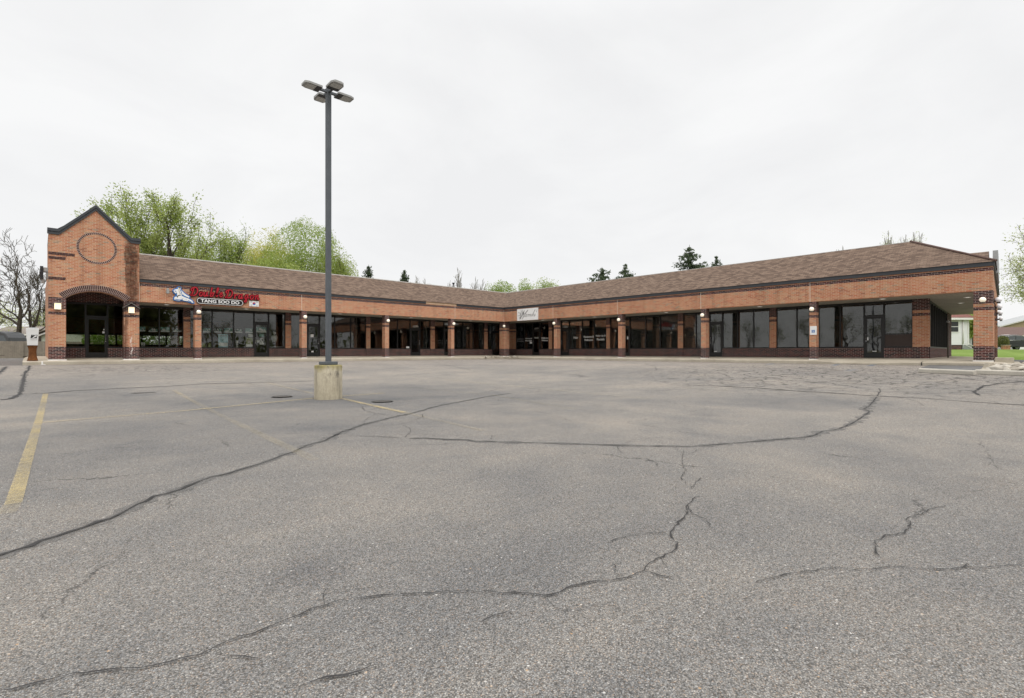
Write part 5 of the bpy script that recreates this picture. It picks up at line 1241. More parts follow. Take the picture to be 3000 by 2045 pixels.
for px_, py_, row, i, n in spots:
    p = lot(px_, py_); o = bpy.data.objects.new('rock', RMS[(i + row) % 5]); COL.objects.link(o)
    s = rr_.uniform(.10, .16); o.scale = (s * rr_.uniform(1, 1.5), s * rr_.uniform(.9, 1.2), s * rr_.uniform(.6, .85)); o.rotation_euler = (rr_.uniform(-.3, .3), rr_.uniform(-.3, .3), rr_.uniform(0, 6))
    o.location = (p.x, p.y, p.z + o.scale[2] * .6 + .02)
    tag(o, f'{["pale", "beige", "whitish"][i % 3]} rounded rock, {ordn[i]} from left, {rowname[row]} row of the pile behind the kerb', 'rock', 'rocks piled by the right end pier')
for px_, py_ in ((1424, 1042.3), (1440, 1042.0), (1452, 1042.6), (1461, 1041.8), (1500, 1042.2), (1506, 1041.4), (1516, 1042.0), (1488, 1043.2), (1476, 1043.4)):
    dx, dy = ray(px_); zz = .10; Z = (CZ - zz) * F / (py_ - Y0); o = bpy.data.objects.new('rubble_lump', RMS[int(px_) % 5]); COL.objects.link(o)
    s = rr_.uniform(.05, .12); o.scale = (s * 1.3, s, s * .6); o.rotation_euler = (0, 0, rr_.uniform(0, 6)); xx, yy = CX + min(Z, 40.5) * dx, CY + min(Z, 40.5) * dy
    dd = min(-xx, -yy); o.location = (xx, yy, .135 + .1 * max(-.5, min(0, -dd)) + s * .3)
    tag(o, 'small pale rubble lump lying on the walk at the foot of the inner corner pier', 'rubble', 'rubble at the inner corner pier')
p = lot(2890, 1088); m = MB()
bs = [(-.26, -.16), (.2, -.16), (.24, .14), (-.2, .16)]; tp = [(.02, -.10), (.20, -.09), (.19, .08), (.04, .1)]
for i in range(4):
    a, b, c, d = bs[i], bs[(i + 1) % 4], tp[(i + 1) % 4], tp[i]
    mida, midb = [(a[k] * .5 + d[k] * .5 + (.04 if k == 0 and a[0] < 0 else 0)) for k in (0, 1)], [(b[k] * .5 + c[k] * .5 + (.04 if k == 0 and b[0] < 0 else 0)) for k in (0, 1)]
    m.face([(a[0], a[1], 0), (b[0], b[1], 0), (midb[0], midb[1], .1), (mida[0], mida[1], .1)]); m.face([(mida[0], mida[1], .1), (midb[0], midb[1], .1), (c[0], c[1], .3), (d[0], d[1], .3)])
m.face([(x, y, .3) for x, y in tp])
o = m.build('concrete_chunk', 'concrete', None, None, .02); o.location = p; o.rotation_euler.z = YAW * -1; tag(o, 'upright beige concrete chunk with splayed foot in front of the right end pier', 'concrete chunk')
m = MB(); m.box(PE, .05, .6, -.62, -.05, -.1, .27); o = m.build('concrete_block', 'concrete', None, None, .02); tag(o, 'square beige concrete block at the foot of the right end pier', 'concrete block')
# ------------------------------------------------------------------ trees
def limb_mesh(name, segs, mat, parent):
    V, Fc = [], []
    for p0, p1, r0, r1, n in segs:
        t = (p1 - p0)
        if t.length < 1e-6: continue
        t = t.normalized(); u = t.cross(Vector((.3, .1, .95))); u = u.normalized() if u.length > 1e-3 else Vector((1, 0, 0)); w = t.cross(u); b = len(V)
        for p, r in ((p0, r0), (p1, r1)):
            for k in range(n):
                a = 2 * math.pi * k / n; q = p + (u * math.cos(a) + w * math.sin(a)) * r; V.append(q[:])
        for k in range(n): Fc.append((b + k, b + (k + 1) % n, b + n + (k + 1) % n, b + n + k))
    me = bpy.data.meshes.new(name); me.from_pydata(V, [], Fc); me.materials.append(M[mat]); me.polygons.foreach_set('use_smooth', [True] * len(Fc))
    o = bpy.data.objects.new(name, me); COL.objects.link(o); o.parent = parent; return o
def leaf_mesh(name, pts, size, mat, parent, seed, flat=0.0, per=1):
    rng = np.random.default_rng(seed); P = np.repeat(np.array(pts), per, axis=0); n = len(P)
    a = rng.normal(size=(n, 3)); a[:, 2] *= (1 - flat); a /= np.linalg.norm(a, axis=1)[:, None]
    b = np.cross(a, rng.normal(size=(n, 3))); b /= np.linalg.norm(b, axis=1)[:, None]
    s = size * rng.uniform(.55, 1.35, n)[:, None]
    v = np.stack([P - a * s, P + b * s * .42, P + a * s, P - b * s * .42], 1).reshape(-1, 3)
    me = bpy.data.meshes.new(name); me.vertices.add(n * 4); me.vertices.foreach_set('co', v.ravel()); me.loops.add(n * 4); me.polygons.add(n)
    me.loops.foreach_set('vertex_index', np.arange(n * 4)); me.polygons.foreach_set('loop_start', np.arange(n) * 4); me.polygons.foreach_set('loop_total', np.full(n, 4)); me.update(calc_edges=True)
    me.materials.append(M[mat]); o = bpy.data.objects.new(name, me); COL.objects.link(o); o.parent = parent; return o
def skeleton(seed, levels, trunk=.28, fork=(4, 5), ang=(.35, .75), up=.10, ratio=(.55, .75), lean=0.0, stems=1, crook=.16):
    rng = random.Random(seed); segs, tips = [], []
    def rv(): return Vector((rng.gauss(0, 1), rng.gauss(0, 1), rng.gauss(0, 1)))
    def br(p, d, L, r, lv):
        n = 5 if lv == 0 else (4 if lv < 3 else 3); pts = [p]; dd = d.copy()
        for i in range(n):
            dd = (dd + rv() * crook * (.35 if lv == 0 else 1) + Vector((0, 0, up * (1 if lv else .3)))).normalized(); pts.append(pts[-1] + dd * L / n)
        re = r * (.5 if lv < levels else .3)
        for i in range(n):
            a, b = r + (re - r) * i / n, r + (re - r) * (i + 1) / n
            segs.append((pts[i], pts[i + 1], a, b, max(3, 7 - lv)))
            if lv >= levels - 1: tips.append((pts[i + 1], lv))
        if lv >= levels: return
        k = rng.randint(*fork) + (1 if lv == 0 else 0)
        ph = rng.uniform(0, 6)
        for j in range(k):
            f = 1.0 if j == 0 else rng.uniform(trunk if lv == 0 else .25, .98)
            i = min(n - 1, int(f * n)); q = pts[i].lerp(pts[i + 1], f * n - i) if f < 1 else pts[-1]
            t = (pts[i + 1] - pts[i]).normalized(); s = t.orthogonal().normalized(); s.rotate(Matrix.Rotation(ph + j * 2.4 + rng.uniform(-.4, .4), 3, t))
            an = rng.uniform(*ang) * (.45 if j == 0 else 1)
            nd = (t * math.cos(an) + s * math.sin(an)).normalized()
            rr = (r + (re - r) * f) * (.85 if j == 0 else rng.uniform(.5, .7))
            br(q, nd, L * rng.uniform(*ratio) * (1.0 if f > .5 or lv else 1.1), rr, lv + 1)
    for s in range(stems):
        d = Vector((lean + (rng.uniform(-.25, .25) if stems > 1 else 0), rng.uniform(-.2, .2) if stems > 1 else 0, 1)).normalized()
        br(Vector((rng.uniform(-.03, .03) * stems, rng.uniform(-.03, .03) * stems, 0)), d, .42, .024 / math.sqrt(stems), 0)
    return segs, tips
def fit(segs, tips, h, w, rmin=.008):
    zs = max(s[1].z for s in segs); xs = sorted(math.hypot(s[1].x, s[1].y) for s in segs); wx_ = xs[int(len(xs) * .97)]
    sz = h / zs; sx = (w / 2) / max(wx_, .01)
    f = lambda p: Vector((p.x * sx, p.y * sx, p.z * sz)); rs = sz
    return [(f(a), f(b), max(r0 * rs, rmin), max(r1 * rs, rmin * .8), n) for a, b, r0, r1, n in segs], [(f(p), l) for p, l in tips]
def place_tree(name, label, group, px_, Z, top, wpx, seed, leafmat=None, bark='bark', levels=4, nleaf=6, lsize=.2, spread=.35, base=None, tw=.00022, zmin=0.0, sk=1.0, fill=0, fz=(.52, .46), **kw):
    x, y = at(px_, Z); zb = base if base is not None else max(-.12, lawnz(x, y)); h = CZ + (Y0 - top) / F * Z - zb; w = wpx / F * Z
    t = thing(name, label, 'tree', (x, y, zb), random.Random(seed).uniform(0, 6), group)
    segs, tips = skeleton(seed, levels, **kw); segs, tips = fit(segs, tips, h * sk, w * (.5 + .5 * sk), Z * tw)
    limb_mesh('trunk', segs, bark, t)
    if leafmat:
        rng = np.random.default_rng(seed); P = np.array([p[:] for p, l in tips]); P = np.repeat(P, nleaf, axis=0) + rng.normal(size=(len(tips) * nleaf, 3)) * spread
        P = P[P[:, 2] > zmin * h]
        if fill:
            d = rng.normal(size=(fill, 3)); d /= np.linalg.norm(d, axis=1)[:, None]; d *= rng.uniform(0.15, 1, (fill, 1)) ** .4
            q = d * np.array([w / 2, w / 2, h * fz[1]]); ph = rng.uniform(0, 6, 9)
            g = np.sin(q[:, 0] * 1.9 + ph[0] + 1.3 * np.sin(q[:, 2] * .8 + ph[1])) + np.sin(q[:, 1] * 2.1 + ph[2] + 1.2 * np.sin(q[:, 0] * .9 + ph[3])) + np.sin(q[:, 2] * 1.5 + ph[4]) + .7 * np.sin(q[:, 0] * 4.7 + ph[5]) * np.sin(q[:, 1] * 4.3 + ph[6])
            q *= 1 + .05 * g[:, None]; q = q[g + rng.normal(0, .6, fill) > -.55]; q[:, 2] += h * fz[0]
            P = np.concatenate([P, q])
        leaf_mesh('crown', P, lsize, leafmat, t, seed)
    return t
BG = 'trees rising behind the mall'
place_tree('leafy_tree', 'tall spring-green tree with dark forked trunk right behind the gabled tower', BG, 405, 44, 556, 270, 21, 'leaf_spring', levels=4, nleaf=20, lsize=.095, spread=.24, tw=.0004, zmin=.47, fill=400, fz=(.74, .24), fork=(3, 4), up=.07, trunk=.5, ang=(.35, .75), crook=.2)
place_tree('leafy_tree', 'broad spring-green tree with dark spreading limbs, right of the tower gable', BG, 515, 45, 566, 270, 34, 'leaf_spring', levels=4, nleaf=20, lsize=.095, spread=.24, tw=.00045, zmin=.46, fill=300, fz=(.74, .24), fork=(3, 4), up=.05, trunk=.45, ang=(.4, .85), crook=.2)
place_tree('leafy_tree', 'slim pale green tree between the broad tree and the round willow', BG, 672, 52, 655, 130, 45, 'leaf_willow', levels=4, nleaf=9, lsize=.085, spread=.3, fork=(4, 5), up=.2, ang=(.25, .6), tw=.0003, fill=5000, fz=(.6, .36))
place_tree('leafy_tree', 'low light green tree in front of the slim pale one, just above the roof edge', BG, 595, 54, 705, 150, 46, 'leaf_spring', levels=4, nleaf=9, lsize=.09, spread=.35, fork=(4, 5), up=.1, fill=4000)
place_tree('willow_tree', 'yellow-green willow, left half of the big round tree mass', BG, 785, 60, 662, 190, 57, 'leaf_yellow', levels=4, nleaf=8, lsize=.095, spread=.45, fork=(4, 5), up=.10, trunk=.2, ang=(.3, .8), fill=40000, sk=.86)
place_tree('willow_tree', 'big round green willow immediately left of the light pole', BG, 895, 58, 645, 250, 68, 'leaf_willow', levels=4, nleaf=8, lsize=.095, spread=.45, fork=(4, 5), up=.10, trunk=.2, ang=(.3, .8), fill=60000, sk=.86)
place_tree('leafy_tree', 'rounded green tree directly behind and right of the light pole', BG, 975, 57, 690, 140, 69, 'leaf_spring', levels=4, nleaf=9, lsize=.095, spread=.35, fork=(4, 5), up=.08, trunk=.2, fill=20000, sk=.86)
place_tree('leafy_tree', 'low bushy green tree under the willow, touching the roof edge', BG, 800, 50, 752, 260, 70, 'leaf_spring', levels=4, nleaf=7, lsize=.1, spread=.45, fork=(4, 5), up=.05, trunk=.2, fill=12000)
FG = 'low green trees above the inner corner'
place_tree('leafy_tree', 'leftmost light green rounded tree right above the inner roof corner', FG, 1475, 85, 818, 100, 81, 'leaf_willow', levels=4, nleaf=9, lsize=.13, spread=.45, up=.1, trunk=.2, fill=14000, sk=.9)
place_tree('leafy_tree', 'middle light green tree of the three above the inner roof corner', FG, 1540, 88, 822, 95, 82, 'leaf_willow', levels=4, nleaf=9, lsize=.13, spread=.45, up=.1, trunk=.2, fill=14000, sk=.9)
place_tree('leafy_tree', 'rightmost sparse light green tree above the inner roof corner', FG, 1600, 86, 812, 110, 83, 'leaf_spring', levels=4, nleaf=9, lsize=.13, spread=.45, up=.1, trunk=.2, fill=7000, sk=.95)
BT = 'bare trees above the roof'
bt = place_tree('bare_tree', 'tallest bare fan-shaped tree left of the inner corner', BT, 1322, 80, 787, 78, 91, None, 'bark_pale', tw=.0004, levels=5, fork=(3, 4), up=.16, ang=(.2, .55), trunk=.4)
bx = lambda px_, Z, top, bt0=80, btop=787: (lambda h: (h / (CZ + (Y0 - btop) / F * bt0 + .1)))(CZ + (Y0 - top) / F * Z + .1)
def bare_copy(px_, Z, top, lab, rz, sq=1.0):
    x, y = at(px_, Z); s = bx(px_, Z, top); d = dup(bt, (x, y, -.1), rz, lab, (s * sq, s * sq, s)); return d
for px_, Z, top, lab, rz, sq in ((1372, 84, 808, 'small bare tree, first right of the tallest fan-shaped bare tree', 1, .8), (1397, 86, 810, 'small bare tree, second right of the tallest fan-shaped bare tree', 2, .8), (1425, 90, 822, 'low bare tree left of the roof vent pipe', 3, .9),
                            (1236, 84, 806, 'thin bare tree beside the dark spruce tip left of the corner', 4, .6), (1268, 88, 812, 'thin bare tree midway between the spruce tip and the fan-shaped tree', 5, .9), (1205, 90, 806, 'faint bare tree just left of the single spruce tip above the left roof', .5, .9),
                            (1640, 92, 836, 'faint bare tree at the right edge of the green trees above the corner', 1.5, .9), (2455, 80, 720, 'faint bare tree far left of the right hip peak', 2.5, .8), (2510, 82, 708, 'faint bare tree left of the right hip peak, second in its row', 3.5, .9)):
    bare_copy(px_, Z, top, lab, rz, sq)
place_tree('budding_tree', 'pale budding tree above the right roof, left of the pair by the hip peak', BT, 2592, 66, 676, 80, 95, 'leaf_pale', 'bark_pale', levels=5, nleaf=1, lsize=.07, spread=.25, up=.12, tw=.00035, fork=(3, 4))
place_tree('budding_tree', 'pale budding tree above the right roof, nearest the hip peak', BT, 2650, 64, 674, 100, 96, 'leaf_pale', 'bark_pale', levels=5, nleaf=1, lsize=.07, spread=.3, up=.10, tw=.00035, fork=(3, 4))
# left side
place_tree('bare_tree', 'big dark bare tree with leaning trunk behind the wooden fence at far left', 'trees behind the left fence', 35, 54, 668, 250, 103, 'olive_leaf', 'bark', levels=5, tw=.0004, nleaf=1, lsize=.035, spread=.1, fork=(3, 4), up=.07, ang=(.4, .85), trunk=.35, lean=.25, crook=.24)
place_tree('bare_tree', 'dark forked bare tree leaning right between fence and mailbox', 'trees behind the left fence', 60, 55, 760, 190, 104, 'olive_leaf', 'bark', levels=5, nleaf=1, lsize=.03, spread=.15, tw=.00035, fork=(3, 4), up=.05, ang=(.4, .85), trunk=.35, lean=.35, crook=.22)
place_tree('leafy_tree', 'light green leafy tree cut by the left edge of the picture', 'trees behind the left fence', -55, 60, 850, 150, 105, 'leaf_pale', 'bark', levels=4, nleaf=3, lsize=.10, spread=.4, up=.05)
place_tree('leafy_tree', 'pale green tree between the leaning bare trunks and the tower', 'trees behind the left fence', 120, 70, 890, 100, 106, 'leaf_pale', 'bark', levels=4, nleaf=1, lsize=.09, spread=.4, up=.08)
# right side
place_tree('leafy_tree', 'large half-bare green tree cut by the right edge of the picture', 'trees on the right lawn', 3110, 42, 560, 420, 111, 'leaf_pale', 'bark_grey', tw=.00042, levels=5, nleaf=5, lsize=.085, spread=.25, fork=(4, 4), up=.03, ang=(.4, .9), trunk=.3, crook=.2)
place_tree('leafy_tree', 'small deep green tree between the white house and the end pier', 'trees on the right lawn', 2850, 62, 905, 70, 112, 'leaf_spring', 'bark', levels=4, nleaf=8, lsize=.2, spread=.3, up=.1)

def spruce(name, label, px_, Z, top, wpx, seed, dens=1.0, group='dark conifers behind the roofs'):
    x, y = at(px_, Z); zb = -.1; h = CZ + (Y0 - top) / F * Z - zb; w = wpx / F * Z / 2; rng = random.Random(seed)
    t = thing(name, label, 'conifer', (x, y, zb), 0, group); segs = []; P = []
    segs.append((Vector((0, 0, 0)), Vector((0, 0, h * .985)), h * .014, .02, 7))
    vis = h * .42
    n = int(46 * dens)
    for i in range(n):
        f = (i + rng.random()) / n; z = h * (.18 + .80 * f); R = w * 2.6 * (1 - f) ** .8 * rng.uniform(.7, 1.1) if f < .97 else .1
        R = min(R, w * 1.15)
        for k in range(6):
            a = rng.uniform(0, 6.283); L = R * rng.uniform(.7, 1.05); droop = rng.uniform(-.12, .25)
            b = Vector((math.cos(a) * L, math.sin(a) * L, -L * droop + L * .12)); p0 = Vector((0, 0, z))
            segs.append((p0, p0 + b, .02, .006, 3))
            m_ = max(4, int(L * 20))
            for q in range(m_):
                u = (q + rng.random()) / m_; c = p0 + b * u
                P.append((c.x + rng.gauss(0, .10), c.y + rng.gauss(0, .10), c.z - abs(rng.gauss(0, .16))))
    limb_mesh('trunk', segs, 'bark', t); leaf_mesh('crown', P, .17, 'needle', t, seed); return t
spruce('spruce_tree', 'small dark spruce tip just right of the light pole', 1080, 70, 771, 70, 1)
spruce('spruce_tree', 'dark pointed spruce tip above the left roof, midway to the corner', 1185, 72, 786, 66, 2, 1.3)
spruce('pine_tree', 'broad ragged dark pine, first above the right roof', 1764, 64, 778, 160, 3, .55)
spruce('spruce_tree', 'dark spruce just right of the broad ragged pine', 1832, 66, 769, 100, 4, .75)
spruce('spruce_tree', 'tallest dark spruce above the right roof', 2020, 60, 712, 130, 5, .75)
spruce('spruce_tree', 'small spruce right of the tallest spruce above the right roof', 2098, 62, 745, 95, 6, .7)
# woodland across the road behind the viewpoint (seen in the shop glass)
def woodland():
    V, Fc, MI = [], [], []; rng = random.Random(77); tmpl = []
    for sd, lv in ((201, 4), (202, 4)):
        segs, tips = skeleton(sd, lv, up=.1, fork=(4, 4)); segs, tips = fit(segs, tips, 10, 8); tmpl.append((segs, tips))
    def add(q, mi): b = len(V); V.extend(q); Fc.append(tuple(range(b, b + len(q)))); MI.append(mi)
    spots = [(-92 + rng.uniform(-4, 4), -78 + i * 6.5 + rng.uniform(-1, 1)) for i in range(22)] + [(-82 + i * 6.5, -92 + rng.uniform(-4, 4)) for i in range(18)]
    for k, (x, y) in enumerate(spots):
        segs, tips = tmpl[k % 2]; s = rng.uniform(.7, 1.15) if y < -85 else rng.uniform(.75, 1.05); a = rng.uniform(0, 6); ca, sa = math.cos(a) * s, math.sin(a) * s
        f = lambda p: (x + p[0] * ca - p[1] * sa, y + p[0] * sa + p[1] * ca, -.5 + p[2] * s)
        for p0, p1, r0, r1, n in segs:
            t = (p1 - p0).normalized(); u = t.orthogonal().normalized(); w = t.cross(u)
            for e in (u, w): add([f(p0 + e * r0), f(p1 + e * r1), f(p1 - e * r1), f(p0 - e * r0)], 0)
        for p, l in tips[::2]:
            c = p + Vector((rng.gauss(0, .3), rng.gauss(0, .3), rng.gauss(0, .3))); e = Vector((rng.gauss(0, 1), rng.gauss(0, 1), rng.gauss(0, 1))).normalized() * .16; g = e.orthogonal().normalized() * .09
            add([f(c - e), f(c + g), f(c + e), f(c - g)], 1)
    for i in range(7000):
        kind = rng.random()
        if kind < .15: x, y, z = rng.uniform(-80, 40), rng.uniform(-97, -90), min(6, rng.expovariate(.6)) - .5
        else: x, y, z = rng.uniform(-46, -9), rng.uniform(-99, -91), rng.uniform(-.5, 11.5)
        for j in range(3):
            c = Vector((x + rng.gauss(0, .7), y + rng.gauss(0, .7), z + rng.gauss(0, .5))); e = Vector((rng.gauss(0, 1), rng.gauss(0, 1), rng.gauss(0, 1))).normalized() * .5; g = e.orthogonal().normalized() * .35
            add([(c - e)[:], (c + g)[:], (c + e)[:], (c - g)[:]], 1)
    me = bpy.data.meshes.new('woodland'); me.from_pydata(V, [], Fc); me.materials.append(M['bark']); me.materials.append(M['olive_leaf']); me.polygons.foreach_set('material_index', MI)
    o = bpy.data.objects.new('woodland', me); COL.objects.link(o); tag(o, 'thin spring woodland across the far side of the lot', 'woodland', None, 'stuff')
woodland()
# ------------------------------------------------------------------ fence
FY = 34.0
FN = thing('wooden_fence', 'weathered grey vertical board fence behind the mailbox at far left', 'fence', (-45, FY, -.1))
m = MB(); x = -78.0; rf = random.Random(4)
while x < -18:
    w = .14; h = 1.58 + rf.uniform(-.015, .015); d = rf.uniform(0, .012)
    m.box(PW, x, x + w - .006, FY - .02 - d, FY, -.1 + rf.uniform(0, .03), -.1 + h); x += w
m.build('boards', 'fence_wood', FN, FN.location)
x = -77.9
while x < -18: m = MB(); m.box(PW, x, x + .1, FY - .125, FY - .036, -.12, 1.42); m.build('fence_post', 'fence_wood', FN, FN.location); x += 2.4
m = MB(); m.box(PW, -78, -18, FY + .002, FY + .05, .3, .39); m.box(PW, -78, -18, FY + .002, FY + .05, 1.1, 1.19); m.build('rails', 'fence_wood', FN, FN.location)
for (xa, ya), (xb, yb), lab in (((-36.5, 32.2), (-31.0, 32.8), 'long dark fallen branch lying before the wooden fence'), ((-29.8, 32.4), (-26.5, 33.0), 'dark fallen branch behind the mailbox, before the fence')):
    o_ = thing('fallen_branch', lab, 'fallen branch', (xa, ya, 0)); n_ = 7; pts = [(xa + (xb - xa) * i / n_, ya + (yb - ya) * i / n_ + .15 * math.sin(i * 1.7), .05 + .12 * i / n_) for i in range(n_ + 1)]
    m = MB(); m.tube(pts, [.06 - .006 * i for i in range(n_ + 1)], 6); m.build('stem', 'bark', o_, (xa, ya, 0))
    m = MB(); m.tube([pts[3], (pts[3][0] + .5, pts[3][1] - .5, .3)], [.025, .01], 5); m.tube([pts[5], (pts[5][0] + .3, pts[5][1] + .6, .35)], [.02, .008], 5); m.build('twigs', 'bark', o_, (xa, ya, 0))
HG = thing('hedge', 'clipped green hedge behind the building, glimpsed through the shops beside the tower', 'hedge', (-19, 26, -.1))
rng = np.random.default_rng(31); q = rng.uniform(-1, 1, (9000, 3)) * np.array([7, .7, 1.35]); q[:, 2] += 1.4 + .12 * np.sin(q[:, 0] * 2.2)
leaf_mesh('foliage', q, .14, 'hedge_leaf', HG, 8); limb_mesh('stem', [(Vector((-6.7 + i * .7, 0, 0)), Vector((-6.7 + i * .7 + .1, .1, 1.8)), .04, .02, 5) for i in range(20)], 'bark', HG)
# ------------------------------------------------------------------ neighbouring houses
def house(name, label, px_, Z, w, d, hw, hr, wall, roof, base, axis='x', rz=0.0, over=.3, trim='white_paint', windows=(), door=None, chim=None, found=None):
    x, y = at(px_, Z); t = thing(name, label, 'house', (x, y, base), -YAW + rz)
    m = MB(); z0 = .0 if not found else found[1]; m.box(PW, -w / 2, w / 2, 0, d, z0, hw, 0)
    if axis == 'y':
        m.face([(-w / 2, 0, hw), (w / 2, 0, hw), (0, 0, hr)], 0); m.face([(-w / 2, d, hw), (w / 2, d, hw), (0, d, hr)], 0)
    else:
        m.face([(-w / 2, 0, hw), (-w / 2, d, hw), (-w / 2, d / 2, hr)], 0); m.face([(w / 2, 0, hw), (w / 2, d, hw), (w / 2, d / 2, hr)], 0)
    if wall.startswith('siding'):
        z = z0 + .14
        while z < hw: m.box(PW, -w / 2 - .012, w / 2 + .012, -.014, -.002, z - .02, z, 0); z += .14
    m.build('wall', wall, t)
    m = MB(); th = .12
    if axis == 'y':
        k = (hr - hw) / (w / 2); e = w / 2 + over
        for s in (-1, 1):
            a = [(0, hr + .02), (s * e, hr - k * e + .02), (s * e, hr - k * e + .02 + th), (0, hr + .02 + th)]
            m.poly(PW, a, -over, d + over, 0)
            m.face([(p[0], d + over, p[1]) for p in a], 0)
    else:
        k = (hr - hw) / (d / 2)
        for s in (-1, 1):
            yy = lambda q: d / 2 + s * q
            e = d / 2 + over
            q = [(0, hr + .02), (e, hr - k * e + .02), (e, hr - k * e + .02 + th), (0, hr + .02 + th)]
            for a0 in (-w / 2 - over, w / 2 + over): m.face([(a0, yy(p[0]), p[1]) for p in q], 0)
            for i in range(4):
                p, r = q[i], q[(i + 1) % 4]; m.face([(-w / 2 - over, yy(p[0]), p[1]), (w / 2 + over, yy(p[0]), p[1]), (w / 2 + over, yy(r[0]), r[1]), (-w / 2 - over, yy(r[0]), r[1])], 0)
    R_ = m.build('roof', roof, t, weld=False)
    if trim:
        m = MB()
        if axis == 'x':
            zz = hr - (hr - hw) / (d / 2) * (d / 2 + over); m.box(PW, -w / 2 - over, w / 2 + over, -over - .05, -over - .002, zz - .08, zz + .1)
        else:
            k = (hr - hw) / (w / 2); e = w / 2 + over
            for s in (-1, 1): m.poly(PW, [(0, hr - .06), (s * e, hr - k * e - .06), (s * e, hr - k * e + .1), (0, hr + .1)], -over - .05, -over - .003)
        m.build('fascia', trim, t, weld=False)
    for wx0, wx1, wz0, wz1 in windows:
        m = MB(); f = .07; m.box(PW, wx0, wx1, -.05, -.016, wz0, wz0 + f); m.box(PW, wx0, wx1, -.05, -.016, wz1 - f, wz1); m.box(PW, wx0, wx0 + f, -.05, -.016, wz0 + f, wz1 - f); m.box(PW, wx1 - f, wx1, -.05, -.016, wz0 + f, wz1 - f); m.box(PW, wx0 + f, wx1 - f, -.045, -.016, (wz0 + wz1) / 2 - .025, (wz0 + wz1) / 2 + .025)
        o_ = m.build('window', 'white_paint', t); m = MB(); m.box(PW, wx0 + f, wx1 - f, -.03, -.015, wz0 + f, wz1 - f); m.build('pane', 'window_dark', o_)
    if door:
        m = MB(); x0, x1, h = door; m.box(PW, x0, x1, -.04, -.001, 0, h)
        for i in range(1, 4): m.box(PW, x0 + .03, x1 - .03, -.05, -.04, h * i / 4 - .015, h * i / 4 + .015)
        m.build('garage_door', 'sign_white', t)
    if chim:
        m = MB(); cx_, cy_, cw, cz = chim; m.box(PW, cx_ - cw / 2, cx_ + cw / 2, cy_, cy_ + cw, hw, cz); m.build('chimney', 'siding_white', R_)
    if found:
        m = MB(); m.box(PW, -w / 2 + .03, found[0], .03, d - .03, -.4, found[1] - .005); m.build('foundation', 'dark_brick', t)
    return t
house('house', 'distant house with large grey-brown roof and white chimney above the mailbox', 150, 70, 6.2, 8, 3.75, 5.2, 'siding_grey', 'roof_grey', -.1, chim=(-2.95, 1.0, .55, 5.3), windows=[(-2.2, -1.2, 1.6, 2.9)])
house('house', 'low dark brown house with small white-framed window behind the fence', 24, 62, 5.4, 6, 2.75, 3.7, 'siding_brown', 'roof_grey', -.1, windows=[(1.55, 2.3, 1.75, 2.75)])
house('garage', 'pale garage with white gable and gutter behind the mailbox, left of the tower', 192, 57, 5.4, 6, 2.4, 3.4, 'siding_green', 'roof_grey', -.1, 'y', windows=[(-2.2, -1.6, 2.3, 2.75)])
# white house on the right lawn, brown ranch house behind it
x, y = at(2755, 45); hb = .70
W_ = house('house', 'white-sided house on raised brick footing seen under the right end soffit', 2752, 45, 5.2, 7, 2.85, 4.6, 'siding_white', 'roof_red', hb, found=(2.0, .42), windows=[(.75, 1.72, 1.5, 2.55), (-1.6, -.7, 1.5, 2.55)])
m = MB(); m.box(PW, 2.01, 2.57, .6, 6.9, -.4, .415); m.build('crawl_space_shade', 'joint_shadow', W_)  # dark box painted as the shade in the open gap under the floor
m = MB(); m.tube([(2.05, -.06, 2.78), (2.05, -.06, .5)], [.05, .05], 8); m.box(PW, 2.5, 2.615, -.035, -.002, .42, 2.85); m.build('downspout', 'white_paint', W_)
st = thing('porch_railing', 'white porch railing descending right of the white house', 'railing', (0, 0, 0)); st.location = W_.location; st.rotation_euler = W_.rotation_euler
m = MB()
for dz in (0, .28): m.tube([(2.62, .6, .55 + dz), (3.7, .6, -.05 + dz)], [.035, .035], 6)
m.tube([(2.66, .6, -.2), (2.66, .6, .9)], [.04, .04], 6); m.tube([(3.66, .6, -.3), (3.66, .6, .3)], [.04, .04], 6); m.build('rails', 'white_paint', st)
house('ranch_house', 'long low house with dark brown roof and white garage door at right edge', 3010, 76, 17, 9, 2.35, 3.7, 'siding_grey', 'roof_brown', .55, door=(-1.6, 3.5, 2.1), windows=[(-6.5, -5, .9, 1.9)])
house('gabled_house', 'tan gabled house with pale grey roof edge above the brown roof at right edge', 3085, 92, 19.4, 4, 4.5, 7.0, 'tan_siding', 'siding_grey', .55, 'y', trim='coping_metal')
# ------------------------------------------------------------------ dark car on the right, covered van on the left
cx_, cy_ = at(2984, 56); CAR = thing('parked_suv', 'black sport utility car parked before the brown house at right edge', 'car', (cx_, cy_, .66), -YAW)
side_ = [(-2.25, .38), (-2.32, .75), (-2.28, 1.05), (-2.12, 1.12), (-1.95, 1.50), (-1.70, 1.62), (-.6, 1.68), (.35, 1.64), (.7, 1.55), (1.30, 1.12), (2.05, 1.0), (2.28, .85), (2.32, .55), (2.26, .38), (1.95, .36)]
def arch_(cx0): return [(cx0 + .42 * math.cos(a), .36 + .40 * math.sin(a)) for a in [i * math.pi / 8 for i in range(9)]]
body = side_[:14] + arch_(1.45) + arch_(-1.42)
m = MB(); m.poly(PW, body, 0, 1.85, 0); tri = geometry.tessellate_polygon([[Vector((p[0], p[1], 0)) for p in body]])
for tt in tri: m.face([(body[i][0], 1.85, body[i][1]) for i in tt], 0)
m.build('body', 'car_black', CAR, None, .05)
